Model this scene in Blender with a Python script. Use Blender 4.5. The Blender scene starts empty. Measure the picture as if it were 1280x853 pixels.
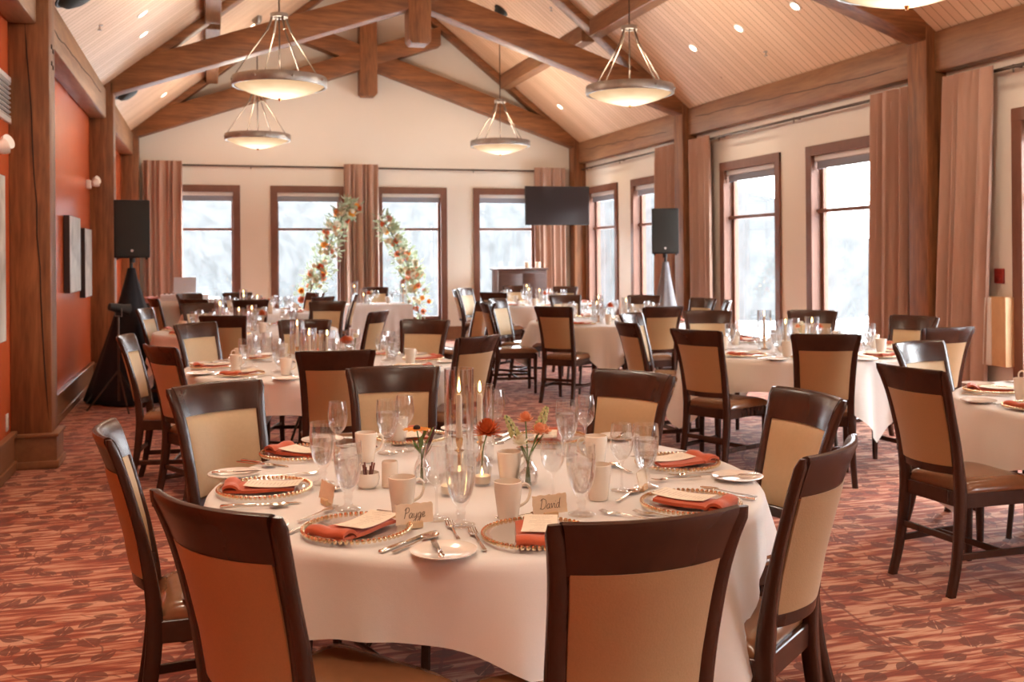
# Banquet hall with timber trusses, laid round tables and wooden dining chairs
SKY, EXPO, P_PEND, P_DOWN = 17, 0.62, 44, 48
import bpy, bmesh, math, random
from mathutils import Vector, Matrix
random.seed(7)
PI = math.pi
SC = bpy.context.scene
COL = SC.collection

# ------------------------------------------------------------------ materials
def new_mat(name):
    m = bpy.data.materials.new(name); m.use_nodes = True
    nt = m.node_tree; nt.nodes.clear()
    out = nt.nodes.new('ShaderNodeOutputMaterial')
    return m, nt, out

def nd(nt, typ, **kw):
    n = nt.nodes.new(typ)
    for k, v in kw.items():
        if k.startswith('i_'):
            key = k[2:]
            key = int(key) if key.isdigit() else key.replace('_', ' ')
            n.inputs[key].default_value = v
        else:
            setattr(n, k, v)
    return n

def mth(nt, op, a, b=None, c=None, clamp=False):
    n = nt.nodes.new('ShaderNodeMath'); n.operation = op; n.use_clamp = clamp
    for i, x in enumerate((a, b, c)):
        if x is None: continue
        if hasattr(x, 'is_linked'): nt.links.new(x, n.inputs[i])
        else: n.inputs[i].default_value = x
    return n.outputs[0]

def mixc(nt, fac, a, b, typ='MIX'):
    n = nt.nodes.new('ShaderNodeMix'); n.data_type = 'RGBA'; n.blend_type = typ
    for idx, x in ((0, fac), (6, a), (7, b)):
        if hasattr(x, 'is_linked'): nt.links.new(x, n.inputs[idx])
        else: n.inputs[idx].default_value = x if idx == 0 else (*x[:3], 1)
    return n.outputs[2]

def coords(nt, scale=(1, 1, 1), rot=(0, 0, 0), kind='Object'):
    tc = nt.nodes.new('ShaderNodeTexCoord'); mp = nt.nodes.new('ShaderNodeMapping')
    mp.inputs['Scale'].default_value = scale; mp.inputs['Rotation'].default_value = rot
    nt.links.new(tc.outputs[kind], mp.inputs[0]); return mp.outputs[0]

def principled(nt, out, color, rough=.5, metal=0, spec=.5, bump=None, bstr=.2, bdist=.01, sheen=0, coat=0):
    p = nt.nodes.new('ShaderNodeBsdfPrincipled')
    if hasattr(color, 'is_linked'): nt.links.new(color, p.inputs['Base Color'])
    else: p.inputs['Base Color'].default_value = (*color[:3], 1)
    if hasattr(rough, 'is_linked'): nt.links.new(rough, p.inputs['Roughness'])
    else: p.inputs['Roughness'].default_value = rough
    p.inputs['Metallic'].default_value = metal
    p.inputs['Specular IOR Level'].default_value = spec
    p.inputs['Sheen Weight'].default_value = sheen
    p.inputs['Coat Weight'].default_value = coat
    if bump is not None:
        b = nt.nodes.new('ShaderNodeBump'); b.inputs['Strength'].default_value = bstr
        b.inputs['Distance'].default_value = bdist
        nt.links.new(bump, b.inputs['Height']); nt.links.new(b.outputs[0], p.inputs['Normal'])
    nt.links.new(p.outputs[0], out.inputs[0]); return p

def plain(name, col, rough=.5, metal=0, var=.12, scale=20, spec=.5, bstr=0, sheen=0, coat=0, bdist=.005):
    m, nt, out = new_mat(name)
    n = nd(nt, 'ShaderNodeTexNoise', i_Scale=scale, i_Detail=4.0)
    nt.links.new(coords(nt), n.inputs['Vector'])
    lo = tuple(c * (1 - var) for c in col); hi = tuple(min(1, c * (1 + var)) for c in col)
    c = mixc(nt, n.outputs[0], lo, hi)
    principled(nt, out, c, rough, metal, spec, n.outputs[0] if bstr else None, bstr, bdist, sheen, coat)
    return m

def wood(name, col, dark, scale=(1, 1, 1), rough=.5, spec=.4, contrast=1.0, crack=True, bstr=.25):
    m, nt, out = new_mat(name)
    v = coords(nt, scale)
    n = nd(nt, 'ShaderNodeTexNoise', i_Scale=9.0, i_Detail=6.0, i_Roughness=.6, i_Distortion=.6); nt.links.new(v, n.inputs['Vector'])
    n2 = nd(nt, 'ShaderNodeTexNoise', i_Scale=38.0, i_Detail=3.0); nt.links.new(v, n2.inputs['Vector'])
    f = mth(nt, 'ADD', mth(nt, 'MULTIPLY', n.outputs[0], .7), mth(nt, 'MULTIPLY', n2.outputs[0], .3))
    r = nd(nt, 'ShaderNodeMapRange'); r.inputs[1].default_value = .5 - .2 / contrast; r.inputs[2].default_value = .5 + .2 / contrast
    nt.links.new(f, r.inputs[0])
    c = mixc(nt, r.outputs[0], dark, col)
    principled(nt, out, c, rough, 0, spec, n2.outputs[0], bstr, .004)
    return m

M = {}
BEAM, BEAMD = (.31, .125, .046), (.13, .047, .017)
M['beam_x'] = wood('timber_along_x', BEAM, BEAMD, (.12, 1.2, 1.2), contrast=1.5)
M['beam_y'] = wood('timber_along_y', (.31, .15, .068), (.19, .083, .036), (1.2, .12, 1.2), contrast=1.5)
M['beam_z'] = wood('timber_along_z', BEAM, BEAMD, (1.2, 1.2, .12), contrast=1.5)
M['chair_wood'] = wood('espresso_wood', (.056, .0185, .0095), (.034, .011, .006), (1, 1, .4), rough=.27, spec=.5, bstr=.05)
M['frame_wood'] = wood('window_wood', (.20, .085, .05), (.14, .055, .032), (1, 1, .3), rough=.45)
M['cabinet_wood'] = wood('cabinet_wood', (.10, .04, .026), (.06, .022, .014), (.4, 1, 1), rough=.35)
M['base_wood'] = wood('baseboard_wood', (.30, .13, .055), (.20, .08, .034), (1, .15, 1), rough=.45)
M['light_wood'] = wood('pale_wood', (.60, .36, .18), (.48, .27, .13), (1, 1, .4), rough=.5)
M['white_wall'] = plain('cream_wall_paint', (.77, .72, .635), .75, var=.02, scale=3)
M['red_wall'] = plain('burnt_orange_paint', (.66, .125, .040), .22, var=.05, scale=6, spec=.8)
M['cream'] = plain('cream_leatherette', (.54, .385, .215), .55, var=.06, scale=60, bstr=.1)
M['tan'] = plain('tan_fabric', (.40, .235, .10), .8, var=.10, scale=220, bstr=.15, sheen=.2)
M['seat'] = plain('brown_leather', (.22, .095, .042), .18, var=.15, scale=30, bstr=.06, spec=.6)
M['china'] = plain('white_china', (.82, .74, .65), .18, var=.02, spec=.6, coat=.3)
M['mug'] = plain('ivory_china', (.82, .72, .60), .22, var=.02, spec=.6)
M['gold'] = plain('gold_beads', (.86, .70, .47), .2, 1, var=.06)
M['brass'] = plain('brass', (.75, .42, .15), .25, 1, var=.06)
M['steel'] = plain('polished_steel', (.78, .73, .68), .12, 1, var=.04)
M['dark_metal'] = plain('dark_bronze', (.10, .075, .06), .4, .9, var=.2)
M['pewter'] = plain('pewter_band', (.36, .32, .28), .42, .7, var=.25, scale=14)
M['black'] = plain('black_plastic', (.012, .012, .012), .55, var=.3, scale=300, bstr=.2)
M['grille'] = plain('black_mesh_grille', (.018, .02, .017), .6, var=.5, scale=600, bstr=.4)
M['scrim'] = plain('black_stretch_fabric', (.01, .009, .012), .85, var=.3)
M['grey_scrim'] = plain('grey_stretch_fabric', (.20, .19, .20), .8, var=.15)
M['napkin'] = plain('terracotta_linen', (.52, .085, .02), .75, var=.10, scale=180, bstr=.15, sheen=.3)
M['wax'] = plain('ivory_wax', (.90, .74, .56), .45, var=.03)
M['wood_block'] = plain('card_holder_wood', (.62, .40, .22), .6, var=.1)
M['ink'] = plain('brown_ink', (.09, .045, .03), .7, var=.1)
M['white_plastic'] = plain('white_plastic', (.75, .72, .68), .4, var=.02)
M['silver'] = plain('silver_lid', (.72, .73, .76), .35, .2, var=.03)
M['red_plastic'] = plain('red_plastic', (.28, .025, .018), .4, var=.05)
M['grey_blind'] = plain('grey_blind', (.25, .26, .30), .7, var=.05)
M['stem'] = plain('green_stem', (.12, .20, .05), .6, var=.25)
M['leaf'] = plain('sage_leaf', (.40, .46, .30), .65, var=.35, scale=40)
M['dried'] = plain('dark_dried_leaf', (.10, .03, .035), .7, var=.3)
M['yellow_petal'] = plain('orange_yellow_petal', (.85, .36, .05), .6, var=.2, scale=40)
M['rust_petal'] = plain('rust_petal', (.62, .13, .035), .6, var=.25, scale=60)
M['peach_petal'] = plain('peach_petal', (.85, .38, .20), .6, var=.2, scale=60)
M['white_petal'] = plain('cream_petal', (.85, .78, .62), .6, var=.1, scale=60)
M['green_petal'] = plain('pale_green_bud', (.55, .55, .25), .6, var=.2, scale=60)
M['seed'] = plain('dark_seed', (.03, .012, .006), .8, var=.3)
M['straw'] = plain('brown_stirrer', (.20, .08, .06), .6, var=.2)
M['canvas_edge'] = plain('dark_canvas_edge', (.03, .018, .015), .6, var=.2)
M['screen'] = plain('dark_tv_screen', (.022, .014, .014), .28, var=.1)
M['pinkbox'] = plain('dusty_pink_cloth', (.42, .18, .16), .8, var=.1)
M['bucket'] = plain('grey_bucket', (.42, .42, .43), .5, var=.05)

def cloth_mat():
    m, nt, out = new_mat('white_tablecloth')
    v = coords(nt)
    n = nd(nt, 'ShaderNodeTexNoise', i_Scale=5.0, i_Detail=5.0); nt.links.new(v, n.inputs['Vector'])
    w = nd(nt, 'ShaderNodeTexNoise', i_Scale=420.0, i_Detail=1.0); nt.links.new(v, w.inputs['Vector'])
    h = mth(nt, 'ADD', mth(nt, 'MULTIPLY', n.outputs[0], 1.0), mth(nt, 'MULTIPLY', w.outputs[0], .06))
    c = mixc(nt, w.outputs[0], (.86, .83, .79), (.92, .89, .85))
    p = principled(nt, out, c, .8, 0, .25, h, .25, .02, sheen=.15)
    t = nd(nt, 'ShaderNodeBsdfTranslucent'); t.inputs[0].default_value = (.84, .72, .60, 1)
    mx = nd(nt, 'ShaderNodeMixShader'); mx.inputs[0].default_value = .18
    nt.links.new(p.outputs[0], mx.inputs[1]); nt.links.new(t.outputs[0], mx.inputs[2]); nt.links.new(mx.outputs[0], out.inputs[0])
    return m
M['cloth'] = cloth_mat()

def curtain_mat():
    m, nt, out = new_mat('mauve_brown_curtain')
    v = coords(nt, (1, 1, .1))
    n = nd(nt, 'ShaderNodeTexNoise', i_Scale=60.0, i_Detail=3.0); nt.links.new(v, n.inputs['Vector'])
    c = mixc(nt, n.outputs[0], (.47, .29, .215), (.53, .335, .25))
    p = principled(nt, out, c, .7, 0, .3, sheen=.3)
    t = nd(nt, 'ShaderNodeBsdfTranslucent'); t.inputs[0].default_value = (.52, .32, .24, 1)
    mx = nd(nt, 'ShaderNodeMixShader'); mx.inputs[0].default_value = .15
    nt.links.new(p.outputs[0], mx.inputs[1]); nt.links.new(t.outputs[0], mx.inputs[2]); nt.links.new(mx.outputs[0], out.inputs[0])
    return m
M['curtain'] = curtain_mat()

def glass_mat(name, tint=(.97, .98, .98), rough=.02, blend=3.0, mult=.5, base=.045):
    m, nt, out = new_mat(name)
    lw = nd(nt, 'ShaderNodeLayerWeight'); lw.inputs[0].default_value = .5
    n = nd(nt, 'ShaderNodeTexNoise', i_Scale=30.0); nt.links.new(coords(nt), n.inputs['Vector'])
    f = mth(nt, 'ADD', base, mth(nt, 'MULTIPLY', mth(nt, 'POWER', lw.outputs['Facing'], blend), mth(nt, 'ADD', mth(nt, 'MULTIPLY', n.outputs[0], .1), mult)), clamp=True)
    t = nd(nt, 'ShaderNodeBsdfTransparent'); t.inputs[0].default_value = (*tint, 1)
    g = nd(nt, 'ShaderNodeBsdfGlossy'); g.inputs['Roughness'].default_value = rough; g.inputs[0].default_value = (1, 1, 1, 1)
    mx = nd(nt, 'ShaderNodeMixShader')
    nt.links.new(f, mx.inputs[0]); nt.links.new(t.outputs[0], mx.inputs[1]); nt.links.new(g.outputs[0], mx.inputs[2])
    nt.links.new(mx.outputs[0], out.inputs[0]); return m
M['glass'] = glass_mat('clear_glass', (.965, .972, .975), blend=2.4, mult=.62, base=.075)
M['hurricane'] = glass_mat('hurricane_glass', (.955, .965, .975), blend=2.0, mult=.75, base=.12)
M['pane'] = glass_mat('window_glass', (.97, .98, .985), blend=4.0, mult=.6, base=.04)
M['charger_glass'] = glass_mat('charger_glass', (.96, .95, .94), blend=3.0, mult=.5, base=.06)

def water_mat():
    m, nt, out = new_mat('drinking_water')
    g = nd(nt, 'ShaderNodeBsdfGlass'); g.inputs['IOR'].default_value = 1.33; g.inputs['Roughness'].default_value = 0
    n = nd(nt, 'ShaderNodeTexNoise', i_Scale=8.0); nt.links.new(coords(nt), n.inputs['Vector'])
    nt.links.new(mixc(nt, n.outputs[0], (.97, .98, .99), (1, 1, 1)), g.inputs[0])
    t = nd(nt, 'ShaderNodeBsdfTransparent')
    mx = nd(nt, 'ShaderNodeMixShader'); mx.inputs[0].default_value = .5
    nt.links.new(g.outputs[0], mx.inputs[1]); nt.links.new(t.outputs[0], mx.inputs[2]); nt.links.new(mx.outputs[0], out.inputs[0])
    return m
M['water'] = water_mat()

def emit_mat(name, col, strength, var=.1, scale=6):
    m, nt, out = new_mat(name)
    n = nd(nt, 'ShaderNodeTexNoise', i_Scale=float(scale)); nt.links.new(coords(nt), n.inputs['Vector'])
    c = mixc(nt, n.outputs[0], tuple(x * (1 - var) for x in col), col)
    e = nd(nt, 'ShaderNodeEmission'); e.inputs[1].default_value = strength
    nt.links.new(c, e.inputs[0]); nt.links.new(e.outputs[0], out.inputs[0]); return m
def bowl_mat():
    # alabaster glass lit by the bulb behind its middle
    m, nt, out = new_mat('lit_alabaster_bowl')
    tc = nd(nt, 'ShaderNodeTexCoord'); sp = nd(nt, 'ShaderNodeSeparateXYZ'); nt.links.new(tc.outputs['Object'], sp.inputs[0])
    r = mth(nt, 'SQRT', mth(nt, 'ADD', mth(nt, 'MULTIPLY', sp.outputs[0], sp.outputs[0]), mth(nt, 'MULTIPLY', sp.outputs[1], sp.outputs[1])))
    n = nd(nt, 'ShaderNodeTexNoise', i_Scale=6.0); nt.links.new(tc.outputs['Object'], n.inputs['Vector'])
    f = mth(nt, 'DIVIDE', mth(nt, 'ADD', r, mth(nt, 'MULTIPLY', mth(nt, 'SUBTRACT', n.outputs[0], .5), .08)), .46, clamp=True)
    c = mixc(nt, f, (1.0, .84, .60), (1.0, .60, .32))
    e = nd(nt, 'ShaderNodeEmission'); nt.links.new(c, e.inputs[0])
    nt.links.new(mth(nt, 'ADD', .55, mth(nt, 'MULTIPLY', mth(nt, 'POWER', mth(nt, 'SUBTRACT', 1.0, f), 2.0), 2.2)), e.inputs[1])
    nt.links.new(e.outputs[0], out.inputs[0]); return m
M['bowl'] = bowl_mat()
M['flame'] = emit_mat('candle_flame', (1.0, .60, .22), 16, .1)
M['downlight'] = emit_mat('lit_downlight', (1.0, .80, .55), 9, .05)

def ceiling_mat():
    m, nt, out = new_mat('pine_ceiling_boards')
    tc = nd(nt, 'ShaderNodeTexCoord'); sp = nd(nt, 'ShaderNodeSeparateXYZ'); nt.links.new(tc.outputs['Object'], sp.inputs[0])
    y = mth(nt, 'DIVIDE', sp.outputs[1], .105)
    fl = mth(nt, 'FLOOR', y); fr = mth(nt, 'FRACT', y)
    wn = nd(nt, 'ShaderNodeTexWhiteNoise', noise_dimensions='1D'); nt.links.new(fl, wn.inputs['W'])
    groove = mth(nt, 'LESS_THAN', fr, .10)
    v = nd(nt, 'ShaderNodeMapping'); v.inputs['Scale'].default_value = (.5, 6, .5); nt.links.new(tc.outputs['Object'], v.inputs[0])
    n = nd(nt, 'ShaderNodeTexNoise', i_Scale=7.0, i_Detail=5.0, i_Distortion=.5); nt.links.new(v.outputs[0], n.inputs['Vector'])
    f = mth(nt, 'ADD', mth(nt, 'MULTIPLY', wn.outputs[0], .6), mth(nt, 'MULTIPLY', n.outputs[0], .4))
    c = mixc(nt, f, (.60, .38, .235), (.76, .53, .36))
    c = mixc(nt, groove, c, (.36, .20, .11))
    # knots
    vo = nd(nt, 'ShaderNodeTexVoronoi', i_Scale=1.7); nt.links.new(tc.outputs['Object'], vo.inputs['Vector'])
    k = mth(nt, 'LESS_THAN', vo.outputs[0], .028)
    c = mixc(nt, k, c, (.30, .13, .06))
    principled(nt, out, c, .5, 0, .35, groove, -.25, .006)
    return m
M['ceiling'] = ceiling_mat()

def carpet_mat():
    m, nt, out = new_mat('rust_leaf_carpet')
    tc = nd(nt, 'ShaderNodeTexCoord')
    def mapped(scale, rot=0):
        mp = nd(nt, 'ShaderNodeMapping'); mp.inputs['Scale'].default_value = scale; mp.inputs['Rotation'].default_value = (0, 0, rot)
        nt.links.new(tc.outputs['Object'], mp.inputs[0]); return mp.outputs[0]
    # broken horizontal strokes
    n1 = nd(nt, 'ShaderNodeTexNoise', i_Scale=1.0, i_Detail=3.0, i_Roughness=.55, i_Distortion=.15); nt.links.new(mapped((3.2, 30, 1)), n1.inputs['Vector'])
    r1 = nd(nt, 'ShaderNodeMapRange'); r1.inputs[1].default_value = .43; r1.inputs[2].default_value = .57; nt.links.new(n1.outputs[0], r1.inputs[0])
    n2 = nd(nt, 'ShaderNodeTexNoise', i_Scale=1.0, i_Detail=2.0); nt.links.new(mapped((7, 85, 1)), n2.inputs['Vector'])
    s = mth(nt, 'ADD', mth(nt, 'MULTIPLY', r1.outputs[0], .75), mth(nt, 'MULTIPLY', n2.outputs[0], .3))
    cr = nd(nt, 'ShaderNodeValToRGB'); nt.links.new(s, cr.inputs[0])
    e = cr.color_ramp.elements
    e[0].position = .12; e[0].color = (.23, .042, .017, 1)
    e[1].position = .95; e[1].color = (.60, .32, .205, 1)
    a = cr.color_ramp.elements.new(.45); a.color = (.37, .092, .040, 1)
    a = cr.color_ramp.elements.new(.7); a.color = (.48, .20, .115, 1)
    c = cr.outputs[0]
    # leaf motif in voronoi cells
    def leaves(c, scale, seedrot, col, prob):
        v = mapped((scale, scale, scale), seedrot)
        vo = nd(nt, 'ShaderNodeTexVoronoi', i_Scale=1.0, voronoi_dimensions='2D', i_Randomness=.75); nt.links.new(v, vo.inputs['Vector'])
        sub = nd(nt, 'ShaderNodeVectorMath', operation='SUBTRACT'); nt.links.new(v, sub.inputs[0]); nt.links.new(vo.outputs['Position'], sub.inputs[1])
        sc = nd(nt, 'ShaderNodeSeparateColor'); nt.links.new(vo.outputs['Color'], sc.inputs[0])
        ang = mth(nt, 'MULTIPLY', sc.outputs[0], 6.28)
        vr = nd(nt, 'ShaderNodeVectorRotate', rotation_type='Z_AXIS'); nt.links.new(sub.outputs[0], vr.inputs[0]); nt.links.new(ang, vr.inputs['Angle'])
        sx = nd(nt, 'ShaderNodeSeparateXYZ'); nt.links.new(vr.outputs[0], sx.inputs[0])
        L = .34
        t = mth(nt, 'DIVIDE', sx.outputs[0], L)
        w = mth(nt, 'MULTIPLY', mth(nt, 'SUBTRACT', 1.0, mth(nt, 'MULTIPLY', t, t)), mth(nt, 'ADD', .215, mth(nt, 'MULTIPLY', t, -.09)))
        ay = mth(nt, 'ABSOLUTE', sx.outputs[1])
        inside = mth(nt, 'LESS_THAN', ay, w)
        vein = mth(nt, 'GREATER_THAN', ay, .012)
        on = mth(nt, 'LESS_THAN', sc.outputs[1], prob)
        msk = mth(nt, 'MULTIPLY', mth(nt, 'MULTIPLY', inside, on), vein)
        # stalk
        st = mth(nt, 'MULTIPLY', mth(nt, 'LESS_THAN', mth(nt, 'ABSOLUTE', mth(nt, 'SUBTRACT', sx.outputs[1], mth(nt, 'MULTIPLY', mth(nt, 'SINE', mth(nt, 'MULTIPLY', sx.outputs[0], 5.0)), .1))), .02), on)
        c = mixc(nt, mth(nt, 'MULTIPLY', st, .7), c, (.16, .04, .02))
        return mixc(nt, mth(nt, 'MULTIPLY', msk, .88), c, col)
    c = leaves(c, 6.0, .0, (.15, .038, .018), .9)
    c = leaves(c, 5.2, .7, (.17, .042, .02), .75)
    # vines running away from the viewer
    wv = nd(nt, 'ShaderNodeTexWave', i_Scale=.36, i_Distortion=7.0, i_Detail=2.0); wv.inputs['Detail Scale'].default_value = .9
    nt.links.new(mapped((1, .6, 1), .5), wv.inputs['Vector'])
    line = mth(nt, 'GREATER_THAN', wv.outputs['Fac'], .9993)
    c = mixc(nt, mth(nt, 'MULTIPLY', line, .7), c, (.17, .035, .02))
    pile = nd(nt, 'ShaderNodeTexNoise', i_Scale=260.0, i_Detail=2.0); nt.links.new(tc.outputs['Object'], pile.inputs['Vector'])

    hsv = nd(nt, 'ShaderNodeHueSaturation'); nt.links.new(c, hsv.inputs['Color'])
    nt.links.new(mth(nt, 'ADD', .78, mth(nt, 'MULTIPLY', pile.outputs[0], .44)), hsv.inputs['Value'])
    principled(nt, out, hsv.outputs[0], .8, 0, .3, pile.outputs[0], .3, .004, sheen=.08)
    return m
M['carpet'] = carpet_mat()

def menu_mat():
    m, nt, out = new_mat('printed_menu_card')
    tc = nd(nt, 'ShaderNodeTexCoord'); sp = nd(nt, 'ShaderNodeSeparateXYZ'); nt.links.new(tc.outputs['Object'], sp.inputs[0])
    u = sp.outputs[0]; v = sp.outputs[1]
    fr = mth(nt, 'FRACT', mth(nt, 'DIVIDE', v, .0125))
    row = mth(nt, 'FLOOR', mth(nt, 'DIVIDE', v, .0125))
    wn = nd(nt, 'ShaderNodeTexWhiteNoise', noise_dimensions='1D'); nt.links.new(row, wn.inputs['W'])
    half = mth(nt, 'ADD', .012, mth(nt, 'MULTIPLY', wn.outputs[0], .024))
    n = nd(nt, 'ShaderNodeTexNoise', i_Scale=420.0); nt.links.new(tc.outputs['Object'], n.inputs['Vector'])
    msk = mth(nt, 'MULTIPLY', mth(nt, 'LESS_THAN', fr, .26), mth(nt, 'LESS_THAN', mth(nt, 'ABSOLUTE', u), half))
    msk = mth(nt, 'MULTIPLY', msk, mth(nt, 'GREATER_THAN', n.outputs[0], .45))
    c = mixc(nt, mth(nt, 'MULTIPLY', msk, .6), (.82, .71, .56), (.33, .22, .15))
    principled(nt, out, c, .7, 0, .3)
    return m
M['menu'] = menu_mat()
M['paper'] = plain('deckled_cream_paper', (.78, .60, .42), .8, var=.06, scale=80)

def canvas_mat():
    m, nt, out = new_mat('hazy_landscape_canvas')
    n = nd(nt, 'ShaderNodeTexNoise', i_Scale=2.4, i_Detail=6.0, i_Distortion=1.2); nt.links.new(coords(nt), n.inputs['Vector'])
    cr = nd(nt, 'ShaderNodeValToRGB'); nt.links.new(n.outputs[0], cr.inputs[0])
    cr.color_ramp.elements[0].position = .35; cr.color_ramp.elements[0].color = (.34, .31, .26, 1)
    cr.color_ramp.elements[1].position = .68; cr.color_ramp.elements[1].color = (.80, .76, .68, 1)
    principled(nt, out, cr.outputs[0], .3, 0, .6); return m
M['canvas'] = canvas_mat()

def hill_mat():
    m, nt, out = new_mat('snowy_woodland_slope')
    tc = nd(nt, 'ShaderNodeTexCoord'); sp = nd(nt, 'ShaderNodeSeparateXYZ'); nt.links.new(tc.outputs['Object'], sp.inputs[0])
    cb = nd(nt, 'ShaderNodeCombineXYZ'); nt.links.new(mth(nt, 'MULTIPLY', mth(nt, 'ARCTAN2', mth(nt, 'SUBTRACT', sp.outputs[1], 8.0), mth(nt, 'SUBTRACT', sp.outputs[0], 2.65)), 40.0), cb.inputs[0]); nt.links.new(mth(nt, 'MULTIPLY', sp.outputs[2], .8), cb.inputs[1]); v = cb.outputs[0]
    n = nd(nt, 'ShaderNodeTexNoise', i_Scale=1.5, i_Detail=9.0, i_Roughness=.72, i_Distortion=.5); nt.links.new(v, n.inputs['Vector'])
    cr = nd(nt, 'ShaderNodeValToRGB'); nt.links.new(n.outputs[0], cr.inputs[0])
    cr.color_ramp.elements[0].position = .36; cr.color_ramp.elements[0].color = (.013, .0145, .015, 1)
    cr.color_ramp.elements[1].position = .58; cr.color_ramp.elements[1].color = (.029, .031, .0325, 1)
    principled(nt, out, cr.outputs[0], .95, 0, .1); return m
M['hill'] = hill_mat()
M['snow'] = plain('snow_covered_ground', (.62, .65, .68), .9, var=.25, scale=.6)

for k_ in ('leaf', 'white_petal', 'rust_petal', 'peach_petal', 'yellow_petal'):
    nt_ = M[k_].node_tree; out_ = [n for n in nt_.nodes if n.type == 'OUTPUT_MATERIAL'][0]; p_ = [n for n in nt_.nodes if n.type == 'BSDF_PRINCIPLED'][0]
    t_ = nd(nt_, 'ShaderNodeBsdfTranslucent'); nt_.links.new(p_.inputs['Base Color'].links[0].from_socket, t_.inputs[0])
    x_ = nd(nt_, 'ShaderNodeMixShader'); x_.inputs[0].default_value = .45
    nt_.links.new(p_.outputs[0], x_.inputs[1]); nt_.links.new(t_.outputs[0], x_.inputs[2]); nt_.links.new(x_.outputs[0], out_.inputs[0])

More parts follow.
